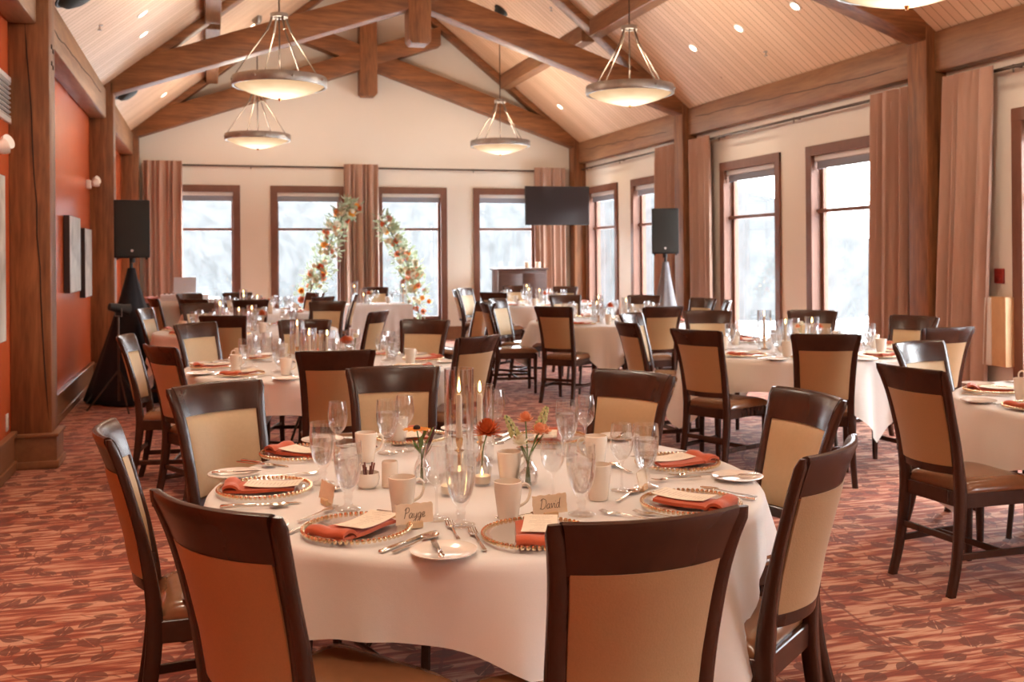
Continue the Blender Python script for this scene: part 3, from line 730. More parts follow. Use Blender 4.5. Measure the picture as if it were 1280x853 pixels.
for t, deg, r, tw, look in CH:
    c, tn = TABLES[t]
    bx, by = pol(c, r, deg); face = math.radians(deg + 180 + tw)
    x, y = bx + BACK * math.cos(face), by + BACK * math.sin(face)
    SEATS[t].append(deg)
    put(CHAIR, (x, y, 0), face - PI / 2, 'wooden chair at the %s seat of %s, %s' % (seatname(deg), tn, look), 'dining chairs around ' + tn)
for (x, y, f, lab) in [(2.68, 16.62, -90, 'wooden dining chair behind the small head table between the floral arch halves'),
                       (2.62, 10.75, 195, 'wooden dining chair standing loose beside the right end of the small head table cloth')]:
    put(CHAIR, (x, y, 0), math.radians(f - 90), lab, 'loose dining chairs')

# ------------------------------------------------------------------ tables and cloths
TR = .905; TZ = .755
def make_table():
    root = thing('banquet_table', '', 'table')
    MB().lathe([(0, .722), (TR - .02, .722), (TR, .73), (TR, .745), (TR - .004, .75), (0, .75)], 64).build('tabletop', 'light_wood', root)
    for sx in (-1, 1):
        for sy in (-1, 1):
            MB().tube([(sx * .42, sy * .36, .715), (sx * .46, sy * .40, .4), (sx * .48, sy * .43, .01)], .014, 8).build('leg', 'dark_metal', root)
        MB().tube([(sx * .45, -.39, .3), (sx * .45, .39, .3)], .009, 6).tube([(sx * .45, 0, .3), (sx * .1, 0, .71)], .008, 6).build('brace', 'dark_metal', root)
    MB().box(-.45, -.37, .70, .45, -.34, .724).box(-.45, .34, .70, .45, .37, .724).build('rail', 'light_wood', root)
    return root
TABLE = make_table()
def cloth(c, corners, base, seed, label, amp=1.0, lifted=None):
    rnd = random.Random(seed)
    N = 192; ph = [rnd.uniform(0, 6.28) for _ in range(6)]
    def rel(a):                                  # signed angle from the nearest corner of the square cloth
        return (math.degrees(a) - corners + 45) % 90 - 45
    def drop(a):
        x = abs(rel(a))
        if lifted is not None and abs((math.degrees(a) - lifted + 180) % 360 - 180) < 45: x = max(x, 26)   # this corner lies gathered on a chair seat
        return base / .24 * .95 * (1.135 / math.cos(math.radians(45 - x)) - .905) * (.90 + .04 * math.sin(3 * a + ph[0])) + .010 * math.sin(7 * a + ph[1])
    rings = []
    rad = [0, .2, .45, .65, .8, .86, .885]
    mb = MB(); R = []
    for r in rad[1:]: R.append([(r * math.cos(2 * PI * k / N), r * math.sin(2 * PI * k / N), TZ + .0012 * math.sin(9 * r + 3 * k / N * 6.28)) for k in range(N)])
    R.append([(.902 * math.cos(2 * PI * k / N), .902 * math.sin(2 * PI * k / N), TZ - .002) for k in range(N)])
    R.append([(.912 * math.cos(2 * PI * k / N), .912 * math.sin(2 * PI * k / N), TZ - .012) for k in range(N)])
    V = 16
    for j in range(1, V + 1):
        t = j / V; ring = []
        for k in range(N):
            a = 2 * PI * k / N; D = drop(a); h = t * D
            f = amp * (.036 * math.sin(9 * a + ph[2]) + .022 * math.sin(14 * a + ph[3] + t * .8) + .008 * math.sin(29 * a + ph[4]))
            x = rel(a); q = max(0, 1 - abs(x) / 34)
            if lifted is not None and abs((math.degrees(a) - lifted + 180) % 360 - 180) < 45: q = 0
            ex = q * (.070 * math.sin(x / 34 * 9 + ph[5]) + .045)
            r = .915 + .018 * t + (f * (h / .25) ** .8 + ex * (h / .4) ** 1.0)
            r = max(r, .908 + .01 * t)
            ring.append((r * math.cos(a), r * math.sin(a), TZ - .012 - h))
        R.append(ring)
    n = N; vs = [(0, 0, TZ)] + [p for l in R for p in l]
    fs = [(0, 1 + k, 1 + (k + 1) % n) for k in range(n)]
    for i in range(len(R) - 1):
        a, b = 1 + i * n, 1 + (i + 1) * n
        fs += [(a + k, b + k, b + (k + 1) % n, a + (k + 1) % n) for k in range(n)]
    o = mb.add(vs, fs).build('tablecloth', 'cloth', ang=180)
    o.location = (c[0], c[1], 0)
    return tag(o, label, 'tablecloth', 'white tablecloths')
CORN = {'A': (-76, .225), 'B': (-68, .22), 'C': (-75, .22), 'D': (-110, .22), 'E': (150, .26), 'F': (-90, .22), 'G': (-114, .21), 'H': (170, .22)}
for i, (k, (c, tn)) in enumerate(TABLES.items()):
    if k == 'A': c = (.865, 3.195)
    k_ = .97 if k == 'A' else 1
    put(TABLE, (c[0], c[1], 0), .3 + i * .7, scale=(k_, k_, 1), label='round banquet table under the white cloth of ' + tn, group='round banquet tables')
    cloth(c, CORN[k][0], CORN[k][1], 20 + i, 'white cloth draped over ' + tn + ' with wavy hem', lifted=-166 if k == 'A' else None).scale = (k_, k_, 1)
# small rectangular head table under a floor-length cloth
hx, hy = 2.50, 15.75
t = thing('head_table', 'small rectangular head table hidden under a floor-length white cloth', 'table', (hx, hy, 0))
MB().box(-.49, -.36, .72, .49, .36, .75).build('tabletop', 'light_wood', t)
for sx in (-1, 1):
    for sy in (-1, 1): MB().box(sx * .44 - .02, sy * .3 - .02, 0, sx * .44 + .02, sy * .3 + .02, .72).build('leg', 'light_wood', t)
rings = []
def rr(w, d, z, A):
    pts = []; n = 40; P = 2 * (w + d) * 2
    for side in range(4):
        for k in range(n):
            u = -1 + 2 * k / n; s = A * math.sin(k * 1.15 + side)
            if side == 0: pts.append((u * w, -d - s, z))
            if side == 1: pts.append((w + s, u * d, z))
            if side == 2: pts.append((-u * w, d + s, z))
            if side == 3: pts.append((-w - s, -u * d, z))
    return pts
o = MB().loops([rr(.30, .15, .756, 0), rr(.495, .365, .756, 0), rr(.502, .372, .745, 0)] + [rr(.503 + .02 * k / 8, .373 + .02 * k / 8, .745 - .73 * k / 8, .012 * (k / 8)) for k in range(1, 9)], caps=False).add([(-.3, -.15, .756), (.3, -.15, .756), (.3, .15, .756), (-.3, .15, .756)], [(0, 1, 2, 3)]).build('tablecloth', 'cloth', ang=60)
o.location = (hx, hy, 0); tag(o, 'floor-length white cloth over the small head table before the arch', 'tablecloth', 'white tablecloths')

# ------------------------------------------------------------------ tableware prototypes
TOP = TZ + .0025
def lathe_thing(name, cat, prof, mat, n=32):
    return None
def make_charger():
    r = thing('charger_plate', '', 'charger plate')
    MB().lathe([(0, .002), (.105, .002), (.125, .006), (.155, .011), (.1565, .0135), (.153, .0145), (.124, .0095), (.104, .0055), (0, .0055)], 48).build('plate', 'charger_glass', r)
    b = MB()
    for k in range(62):
        a = 2 * PI * k / 62; b.sphere((.158 * math.cos(a), .158 * math.sin(a), .0135), .0072, 7, 5)
    b.build('beaded_rim', 'gold', r)['label'] = 'gold beaded rim'
    return r
def make_napkin():
    # a long folded strip with its end turned over into a pocket; local +y points to the table centre
    r = thing('folded_napkin', '', 'napkin')
    lo = lambda u, v: ((u - .5) * .125 * (1 - .06 * v), -.125 + .235 * v, .0095 + .0045 * math.sin(PI * u) + .002 * math.sin(7 * v + 2 * u))
    hi = lambda u, v: (lo(u, v)[0], lo(u, v)[1], lo(u, v)[2] + .008 + .002 * math.sin(PI * v))
    MB().slab(hi, lo, 10, 18).build('lower_fold', 'napkin', r, ang=60)
    def fl(dz):
        def fn(u, v):
            y = -.131 + .062 * v + .012 * (u - .5)
            z = .016 + .016 * math.sin(PI * min(1, v * 1.05 + .08)) ** .6 + dz + .003 * math.sin(9 * u)
            return ((u - .5) * .135, y, z)
        return fn
    MB().slab(fl(.004), fl(-.005), 10, 10).build('turned_pocket', 'napkin', r, ang=60)
    return r
def make_menu():
    f = lambda dz: (lambda u, v: ((u - .5) * .098, (v - .5) * .185, dz + .006 * (2 * v - 1) ** 2))
    o = MB().slab(f(.0012), f(0), 6, 10).build('menu_card', 'menu', ang=60); o['category'] = 'menu card'; return o
def make_goblet():
    r = thing('water_goblet', '', 'water goblet')
    ou = [(0, 0), (.034, 0), (.036, .002), (.033, .005), (.014, .010), (.0095, .018), (.0105, .026), (.014, .032), (.0105, .038), (.012, .046), (.020, .056), (.029, .075), (.0355, .100), (.0385, .125), (.0385, .145), (.036, .178)]
    inn = [(.0348, .178), (.0372, .145), (.037, .125), (.034, .101), (.0275, .077), (.018, .060), (.006, .053), (0, .052)]
    MB().lathe(ou + inn, 20).build('glass_body', 'glass', r, ang=60)
    MB().lathe([(0, .0535), (.006, .0545), (.0175, .0610), (.0270, .0775), (.0335, .101), (.0364, .125), (.0364, .138), (0, .1375)], 20).build('water', 'water', r, ang=50)
    return r
def make_wineglass():
    r = thing('wine_glass', '', 'wine glass')
    ou = [(0, 0), (.033, 0), (.034, .0015), (.030, .004), (.008, .008), (.004, .016), (.0036, .06), (.0042, .085), (.010, .092), (.022, .103), (.031, .122), (.0345, .145), (.033, .170), (.0285, .202)]
    inn = [(.0278, .202), (.0322, .170), (.0336, .145), (.030, .123), (.021, .105), (.009, .0955), (0, .094)]
    MB().lathe(ou + inn, 24).build('glass_body', 'glass', r, ang=60)
    return r
def make_mug():
    r = thing('coffee_mug', '', 'mug')
    MB().lathe([(0, .0), (.026, 0), (.029, .003), (.032, .03), (.0375, .075), (.0395, .105), (.0372, .1065), (.0345, .075), (.029, .03), (.026, .008), (0, .006)], 28).build('cup', 'mug', r, ang=50)
    MB().tube(catmull([(.036, 0, .088), (.050, 0, .094), (.064, 0, .084), (.066, 0, .065), (.056, 0, .044), (.033, 0, .032)], 5), .0042, 8).build('handle', 'mug', r)
    return r
def make_breadplate():
    o = MB().lathe([(0, .001), (.048, .001), (.055, .004), (.078, .0095), (.083, .0115), (.083, .0135), (.079, .0135), (.054, .0075), (.048, .005), (0, .005)], 40).build('bread_plate', 'china'); o['category'] = 'bread plate'; return o
def make_fork(L, name):
    r = thing(name, '', 'fork')
    h = lambda t: .004 + .007 * math.sin(PI * min(1, t)) 
    b = MB(); pts = []
    prof = [(0, .0045, .004), (.03, .0055, .004), (.35, .0028, .004), (.60, .0025, .006), (.68, .004, .007), (.74, .0105, .0055), (.80, .0115, .0035)]
    b.loops([[(-w, L * t, z - .001), (w, L * t, z - .001), (w, L * t, z + .0015), (-w, L * t, z + .0015)] for t, w, z in prof])
    b.build('handle', 'steel', r, ang=60)
    b = MB()
    for k in range(4):
        x = -.0095 + .0063 * k
        b.loops([[(x - w, L * t, z), (x + w, L * t, z), (x + w, L * t, z + .0016), (x - w, L * t, z + .0016)] for t, w, z in ((.79, .0021, .003), (.9, .0018, .0045), (1.0, .0009, .0085))])
    b.build('tines', 'steel', r, ang=60)
    return r
def make_spoon(L, name):
    r = thing(name, '', 'spoon')
    prof = [(0, .0045, .004), (.03, .0055, .004), (.4, .0028, .004), (.62, .0025, .007), (.70, .004, .008)]
    MB().loops([[(-w, L * t, z - .001), (w, L * t, z - .001), (w, L * t, z + .0015), (-w, L * t, z + .0015)] for t, w, z in prof]).build('handle', 'steel', r, ang=60)
    top = lambda u, v: bowl(u, v, .0012); bot = lambda u, v: bowl(u, v, 0)
    def bowl(u, v, d):
        U = 2 * u - 1; y = L * (.68 + .32 * v); w = .0185 * math.sin(PI * (.06 + .94 * v) ** .8) ** .6 + .0008
        return (U * w, y, .0078 - .0065 * (1 - U * U) * math.sin(PI * v) ** .7 + d)
    MB().slab(top, bot, 8, 12).build('bowl', 'steel', r, ang=60)
    return r
def make_knife(L, name):
    r = thing(name, '', 'knife')
    MB().loops([[(-w, L * t, .0005), (w, L * t, .0005), (w, L * t, .0005 + h), (-w, L * t, .0005 + h)] for t, w, h in ((0, .005, .004), (.02, .0075, .0065), (.22, .006, .0065), (.42, .0055, .006), (.45, .004, .004))]).build('handle', 'steel', r, bevel=.001, seg=1, ang=60)
    MB().loops([[(-w, L * t, .001), (w2, L * t, .001), (w2, L * t, .0024), (-w, L * t, .0024)] for t, w, w2 in ((.44, .004, .004), (.5, .009, .005), (.8, .011, .005), (.93, .008, .005), (1.0, -.003, .0045))]).build('blade', 'steel', r, ang=60)
    return r
P_CH, P_NAP, P_MENU, P_GOB, P_WINE, P_MUG, P_BP = make_charger(), make_napkin(), make_menu(), make_goblet(), make_wineglass(), make_mug(), make_breadplate()
SIZE = {P_GOB.name: (1.1, 1.1, 1.12), P_WINE.name: (1.06, 1.06, 1.04), P_NAP.name: (.92, .92, 1), P_MENU.name: (.92, .92, 1)}
P_DF, P_SF, P_SP, P_TS, P_KN, P_BK = make_fork(.20, 'dinner_fork'), make_fork(.175, 'salad_fork'), make_spoon(.19, 'soup_spoon'), make_spoon(.155, 'teaspoon'), make_knife(.235, 'dinner_knife'), make_knife(.165, 'butter_knife')

def lay(c, tn, deg, what, rc=.715, jit=0.0, skip=()):
    """one place setting in guest coordinates: u to the guest's right, v towards the centre"""
    sn = seatname(deg); rn = random.Random(int(deg * 10) + len(tn) * 77)
    o = Vector((*pol(c, rc, deg), 0)); v = Vector((-math.cos(math.radians(deg)), -math.sin(math.radians(deg)), 0)); u = Vector((v.y, -v.x, 0))
    rz0 = math.atan2(v.y, v.x) - PI / 2
    at = lambda a, b, z=0: (o + u * a + v * b + Vector((0, 0, TOP + z)))
    end = ' at the %s seat of %s' % (sn, tn); grp = lambda s: s + ' on ' + tn
    if 'c' in what: put(P_CH, at(0, 0), rz0, scale=(.9, .9, 1), label='clear glass charger with gold beads' + end, group=grp('glass chargers'))
    if 'n' in what:
        tw = rn.uniform(-.25, .25)
        put(P_NAP, at(0, -.005), rz0 + tw, 'terracotta napkin on the charger' + end, grp('terracotta napkins'))
        if 'm' in what:
            m = put(P_MENU, at(.012, .028, .0235), rz0 + tw + rn.uniform(-.12, .12), 'cream printed menu in the napkin' + end, grp('printed menus'))
            m.rotation_euler = (.0, 0, m.rotation_euler[2])
    if 'b' in what: put(P_BP, at(-.255, -.10), rz0, 'small white bread plate' + end, grp('bread plates'))
    if 'B' in what: put(P_BK, at(-.265, -.17, .012), rz0 + rn.uniform(-.2, .2), 'butter knife on the bread plate' + end, grp('butter knives'))
    if 'f' in what:
        put(P_DF, at(-.152, -.10), rz0 + .04, 'larger steel fork' + end, grp('dinner forks'))
        put(P_SF, at(-.205, .005), rz0 + .04, 'smaller steel fork' + end, grp('salad forks'))
    if 'k' in what:
        put(P_KN, at(.168, -.13), rz0 - .06, 'steel dinner knife' + end, grp('dinner knives'))
    if 's' in what:
        put(P_SP, at(.200, -.12), rz0 - .06, 'larger steel spoon' + end, grp('soup spoons'))
        put(P_TS, at(-.08, .20), rz0 - 1.45, 'steel teaspoon above the charger' + end, grp('teaspoons'))
    if 'g' in what: put(P_GOB, at(.12 + rn.uniform(-.02, .02), .21), rn.uniform(0, 3), 'stemmed goblet of water' + end, grp('water goblets'))
    if 'w' in what: put(P_WINE, at(.05 + rn.uniform(-.02, .02), .26), rn.uniform(0, 3), 'empty stemmed wine glass' + end, grp('wine glasses'))
    if 'u' in what: put(P_MUG, at(.235, .16 + rn.uniform(-.02, .02)), rz0 + rn.uniform(-.6, .8), 'tall ivory coffee mug' + end, grp('coffee mugs'))

# foremost table, laid as photographed
cA, nA = TABLES['A']
A_CH = {-138: (.37, 2.69), 176: (.16, 3.25), 134: (.315, 3.80), 99: (.77, 3.98), 57: (1.29, 3.79), -1: (1.55, 3.19), -52: (1.335, 2.66), -99: (.81, 2.49)}
for deg, (x, y) in A_CH.items():
    r = math.hypot(x - cA[0], y - cA[1]); d = math.degrees(math.atan2(y - cA[1], x - cA[0]))
    lay(cA, nA, d, 'cnmbBfks', rc=r)
A_GL = [('g', .38, 2.94, 'stemmed goblet of water beyond the near-left charger'), ('g', .345, 3.30, 'stemmed goblet of water standing at the left setting'), ('w', .44, 3.68, 'empty wine glass standing at the far-left setting'),
 ('g', .63, 3.73, 'stemmed goblet of water before the far chair, left one of a pair'), ('w', .70, 3.76, 'empty wine glass before the far chair, right one of a pair'), ('w', .60, 2.75, 'empty wine glass just right of the mug behind the Payge card'),
 ('g', .65, 2.67, 'stemmed goblet of water standing above the nearest bread plate'), ('w', .96, 2.80, 'empty wine glass standing behind the David card'), ('g', 1.00, 2.67, 'stemmed goblet of water standing beside the David card'),
 ('g', 1.25, 3.48, 'stemmed goblet of water left of a wine glass at the far-right setting'), ('w', 1.34, 3.53, 'empty wine glass standing at the far-right setting'), ('w', 1.22, 2.90, 'empty wine glass standing left of the right-hand water goblet'),
 ('g', 1.31, 2.92, 'stemmed goblet of water between the two right-hand chargers'), ('w', 1.07, 3.80, 'empty wine glass standing behind the hurricane candles')]
for i, (k, x, y, lab) in enumerate(A_GL):
    put(P_GOB if k == 'g' else P_WINE, (x, y, TOP), i * .7, lab + ' on ' + nA if len(lab.replace('-', ' ').split()) < 12 else lab, ('water goblets on ' if k == 'g' else 'wine glasses on ') + nA)
for x, y, rz, lab in [(.52, 2.84, .2, 'ivory coffee mug standing behind the Payge card'), (.53, 3.60, .3, 'ivory coffee mug behind the sugar bowl, left of the far goblets'), (.79, 2.69, .1, 'ivory coffee mug at the top left of the nearest right charger'),
                      (.915, 3.10, -.3, 'ivory coffee mug in front of the round bud vase'), (1.28, 3.27, 2.5, 'ivory coffee mug rear one of the two right of centre'), (1.11, 2.82, 2.9, 'ivory coffee mug front one of the two right of centre'), (.70, 3.90, 1.0, 'ivory coffee mug before the far chair beneath the wine glass')]:
    put(P_MUG, (x, y, TOP), rz, lab, 'coffee mugs on ' + nA)

# place cards with brush lettering
STROKES = {   # pen strokes in x/height units
 'P': ([[(.05, 0), (.12, .5), (.16, 1.0)], [(0, .8), (.2, 1.05), (.45, .98), (.46, .65), (.14, .5)]], .5),
 'D': ([[(.06, 0), (.1, .5), (.14, .98)], [(-.05, .85), (.2, 1.05), (.6, .85), (.62, .3), (.3, -.02), (-.05, .08)]], .72),
 'a': ([[(.36, .42), (.2, .5), (.03, .25), (.12, 0), (.3, .12), (.37, .42), (.36, .08), (.48, .03)]], .46),
 'y': ([[(.04, .46), (.06, .15), (.18, .03), (.34, .2), (.38, .46), (.34, -.1), (.2, -.45), (.08, -.3), (.45, .05)]], .46),
 'g': ([[(.36, .42), (.2, .5), (.03, .25), (.12, 0), (.3, .12), (.37, .42), (.33, -.15), (.18, -.45), (.06, -.3), (.46, .05)]], .46),
 'e': ([[(.03, .2), (.25, .27), (.3, .44), (.16, .5), (.05, .25), (.15, .01), (.38, .12)]], .40),
 'v': ([[(.02, .42), (.1, .48), (.16, .02), (.34, .46), (.44, .42)]], .42),
 'i': ([[(.06, .46), (.08, .05), (.2, .05)], [(.12, .66), (.13, .70)]], .22),
 'd': ([[(.36, .42), (.2, .5), (.03, .25), (.12, 0), (.3, .12), (.42, 1.0), (.38, .08), (.5, .03)]], .5),
}
def place_card(x, y, rz, word, lab, w=.105, h=.052):
    t = thing('place_card', lab, 'place card', (x, y, TOP), rz, 'place cards on ' + nA)
    MB().box(-.022, -.010, 0, .022, .010, .018).build('holder', 'wood_block', t, bevel=.002, seg=1)
    rn = random.Random(word + lab)
    eb = [rn.uniform(-.0016, .0016) for _ in range(60)]
    fr = lambda s: (lambda u, v: ((u - .5) * w + (eb[int(v * 8)] if u in (0, 1) else 0), s + .010 * (v - .2), .012 + h * v + (eb[20 + int(u * 16)] * 1.3 if v == 1 else 0)))
    card = MB().slab(fr(-.0008), fr(.0008), 16, 8).build('card', 'paper', t, ang=60)
    if not word: return
    mb = MB(); H = .026 if len(word) < 6 else .022
    tot = sum(STROKES[c][1] for c in word) * H * 1.02; X = -tot / 2
    for ch in word:
        st, adv = STROKES[ch]
        for s in st:
            pts = catmull([(X + (px + .18 * pz) * H, -.0016 + .010 * ((.020 + pz * H - .005) / h - .2 + .1) - .0008, .027 + pz * H) for px, pz in s], 4)
            mb.tube(pts, .00075, 5)
        X += adv * H * 1.02
    mb.build('handwriting', 'ink', t)
place_card(.525, 2.685, .12, 'Payge', 'torn-edged place card reading Payge in a wooden holder on the foremost table')
place_card(.905, 2.665, .12, 'David', 'torn-edged place card reading David behind the nearest charger')
place_card(1.285, 2.885, .9, '', 'torn-edged place card seen from behind by the right-hand water goblet')
place_card(.325, 3.02, -1.3, '', 'torn-edged place card seen edge-on right of the left charger')

# candles, vases and the sugar bowl
def hurricane(name_tn, x, y, h, r, lab, cand=True, ch=.15, base=.10, lit=True):
    t = thing('hurricane_glass', lab, 'candle glass', (x, y, TOP), 0, 'hurricane glasses on ' + name_tn)
    MB().lathe([(r - .002, .004), (r, .003), (r, h), (r - .0025, h), (r - .0025, .004)], 32).build('cylinder', 'hurricane', t)
    k = thing('taper_candle', 'lit ivory taper in ' + lab.split(' around')[0] + ' of ' + name_tn, 'candle', (x, y, TOP), 0, 'taper candles on ' + name_tn)
    if base > .05:
        b = MB().lathe([(0, 0), (.030, 0), (.032, .004), (.012, .010), (.006, .02), (.006, base - .045), (.011, base - .04), (.017, base - .036), (.006, base - .03), (.010, base - .015), (.0125, base), (.010, base + .012), (0, base + .012)], 20)
        k2 = thing('candlestick', 'brass candlestick in ' + lab.split(' around')[0] + ' of ' + name_tn, 'candlestick', (x, y, TOP), 0, 'candlesticks on ' + name_tn)
        b.build('stick', 'brass', k2)
    z = base
    MB().lathe([(0, z), (.0108, z), (.0100, z + ch - .01), (.007, z + ch - .002), (0, z + ch)], 16).build('wax', 'wax', k)
    MB().tube([(0, 0, z + ch - .002), (.001, 0, z + ch + .010)], .0012, 6).build('wick', 'seed', k)
    if lit: MB().lathe([(0, z + ch + .004), (.0042, z + ch + .010), (.0052, z + ch + .018), (.0030, z + ch + .032), (0, z + ch + .046)], 10).build('flame', 'flame', k)
hurricane(nA, .80, 3.30, .355, .050, 'the taller hurricane glass around a lit taper on the foremost table', base=.115, ch=.155)
hurricane(nA, .925, 3.50, .27, .050, 'the shorter hurricane glass around a lit taper on the foremost table', base=.10, ch=.14)
def votive(tn, x, y, lab):
    t = thing('votive_cup', lab, 'votive candle', (x, y, TOP), 0, 'votive candles on ' + tn)
    MB().lathe([(0, 0), (.026, 0), (.028, .004), (.033, .062), (.0315, .062), (.026, .006), (0, .005)], 24).build('cup', 'glass', t)
    MB().lathe([(0, .007), (.025, .007), (.0275, .03), (0, .03)], 20).build('wax', 'wax', t)
    MB().lathe([(0, .031), (.003, .035), (.0036, .040), (0, .056)], 8).build('flame', 'flame', t)
votive(nA, .70, 3.02, 'small glass votive candle glowing behind the nearest water goblet')
votive(nA, .83, 3.12, 'small glass votive candle between the hurricane glass and the round vase')

def bud_vase(tn, x, y, lab, kind=0, scale=1):
    t = thing('bud_vase', lab, 'vase', (x, y, TOP), 0, 'bud vases on ' + tn)
    if kind == 0: ou = [(0, 0), (.022, 0), (.026, .006), (.029, .035), (.022, .062), (.0125, .080), (.0125, .092), (.016, .105)]
    else: ou = [(0, 0), (.022, 0), (.031, .012), (.035, .034), (.028, .058), (.015, .076), (.013, .086), (.020, .112)]
    inn = [(max(0, r - .002), z if i else z + .004) for i, (r, z) in enumerate(ou)][::-1]
    MB().lathe(ou + inn, 24).build('glass_body', 'glass', t, ang=60)
    MB().lathe([(0, .005), (.019, .005), (ou[2][0] - .004, .012), (ou[3][0] - .004, .034), (.012, .058), (0, .058)], 20).build('water', 'water', t)
def flower(tn, x, y, kind, lab, lean=(0, 0), h=.16):
    t = thing(kind, lab, 'flower', (x, y, TOP), 0, 'cut flowers on ' + tn)
    tip = Vector((lean[0], lean[1], h)); pts = catmull([(-lean[0] * .1, -lean[1] * .1, .008), (lean[0] * .1, lean[1] * .1, .09), tip], 5)
    MB().tube(pts, .0022, 6).build('stem', 'stem', t)
    rn = random.Random(lab)
    def petal(c, d, L, w, up, mb):
        d = Vector(d).normalized(); s = d.cross(Vector((0, 0, 1))); s = s.normalized() if s.length > .01 else Vector((1, 0, 0)); n = s.cross(d)
        mb.grid(lambda u, v: Vector(c) + d * L * v + s * (2 * u - 1) * w * math.sin(PI * (.12 + .83 * v)) + n * (up * v * v * L + .15 * w * (2 * u - 1) ** 2), 2, 4)
    if kind == 'orange_daisy':
        mb = MB()
        for k in range(13):
            a = 2 * PI * k / 13; petal(tip, (math.cos(a), math.sin(a), .12), .046, .012, -.12, mb)
        mb.build('petals', 'yellow_petal', t); MB().sphere(tip + Vector((0, 0, .006)), .012, 12, 8, (1, 1, .75)).build('flower_centre', 'seed', t)
        mb = MB()
        for k in range(4): petal(pts[4 + k], (math.cos(k * 2.3), math.sin(k * 2.3), .9), .06, .008, .2, mb)
        mb.build('leaves', 'stem', t)
    elif kind == 'rust_dahlia':
        mb = MB()
        for k in range(130):
            f = (k + .5) / 130; el = PI / 2 - f * 2.0; a = k * 2.39996
            d = (math.cos(el) * math.cos(a), math.cos(el) * math.sin(a), math.sin(el)); petal(tip, d, .046, .0085, .25, mb)
        mb.build('petals', 'rust_petal', t, ang=180)
    elif kind == 'snapdragon':
        mb = MB(); T = (tip - pts[-4]).normalized()
        for k in range(34):
            f = k / 34; a = k * 2.4; c = tip - T * .075 * (1 - f) ; r = .017 * (1 - .6 * f)
            mb.sphere(c + Vector((math.cos(a) * r, math.sin(a) * r, 0)), .0056 * (1.1 - .5 * f), 6, 5, (1, 1, 1.3))
        mb.build('florets', 'green_petal', t)
    elif kind == 'peach_blossom':
        mb = MB()
        for k in range(26):
            f = (k + .5) / 26; el = PI / 2 - f * 2.1; a = k * 2.39996
            petal(tip, (math.cos(el) * math.cos(a), math.cos(el) * math.sin(a), math.sin(el)), .027, .012, .4, mb)
        mb.build('petals', 'peach_petal', t, ang=180)
    elif kind == 'white_bloom':
        mb = MB()
        for k in range(30):
            f = (k + .5) / 30; el = PI / 2 - f * 2.1; a = k * 2.39996
            petal(tip, (math.cos(el) * math.cos(a), math.cos(el) * math.sin(a), math.sin(el)), .028, .010, .35, mb)
        mb.build('petals', 'white_petal', t, ang=180)
    elif kind == 'dried_leaf':
        mb = MB(); T = (tip - pts[-5]).normalized()
        for s in (-1, 1): petal(pts[-7], T + Vector((.05 * s, 0, 0)), .12, .010, .05 * s, mb)
        mb.build('blade', 'dried', t)
bud_vase(nA, .655, 3.22, 'slim glass bud vase of the orange daisy on the foremost table')
flower(nA, .655, 3.22, 'orange_daisy', 'orange daisy with dark centre in a bud vase on the foremost table', (-.02, -.02), .175)
flower(nA, .655, 3.22, 'dried_leaf', 'dark dried leaf blade standing beside the orange daisy', (.045, .03), .17)
bud_vase(nA, .855, 3.21, 'slim glass bud vase of the rust dahlia on the foremost table')
flower(nA, .855, 3.21, 'rust_dahlia', 'big rust dahlia in a bud vase beside the hurricane glass', (.01, -.03), .155)
bud_vase(nA, .965, 3.06, 'round glass bud vase of peach and white stems on the foremost table', 1)
for k, (lx, ly, h, kind, lab) in enumerate([(-.065, .02, .225, 'snapdragon', 'left pale green snapdragon stem in the round bud vase'), (.075, .03, .245, 'snapdragon', 'right pale green snapdragon stem in the round bud vase'),
        (.0, .02, .205, 'peach_blossom', 'topmost peach blossom in the round bud vase'), (.055, .0, .165, 'peach_blossom', 'right peach blossom in the round bud vase'), (.03, -.03, .175, 'peach_blossom', 'middle peach blossom in the round bud vase'), (-.03, -.02, .14, 'white_bloom', 'low white bloom in the round bud vase')]):
    flower(nA, .965, 3.06, kind, lab + ' on the foremost table', (lx, ly), h)
def sugar_bowl(tn, x, y, lab):
    t = thing('sugar_bowl', lab, 'bowl', (x, y, TOP), 0, 'sugar bowls')
    MB().lathe([(0, 0), (.024, 0), (.034, .010), (.0385, .030), (.037, .048), (.035, .048), (.036, .03), (.031, .012), (0, .006)], 28).build('bowl', 'china', t, ang=60)
    rn = random.Random(5)
    for k in range(9):
        a = rn.uniform(0, 6.28); r = rn.uniform(.004, .022)
        MB().tube([(r * math.cos(a) * .5, r * math.sin(a) * .5, .008), (r * math.cos(a) * 1.3, r * math.sin(a) * 1.3, rn.uniform(.062, .080))], .0028, 6).build('sugar_stick', 'straw', t)
sugar_bowl(nA, .475, 3.20, 'white china bowl of brown sugar sticks on the foremost table')
t = thing('creamer', 'ivory cylindrical creamer beside the bowl of sugar sticks', 'creamer', (.545, 3.19, TOP))
MB().lathe([(0, 0), (.024, 0), (.026, .003), (.026, .075), (.024, .082), (.022, .082), (.022, .006), (0, .006)], 24).build('body', 'mug', t, ang=50)

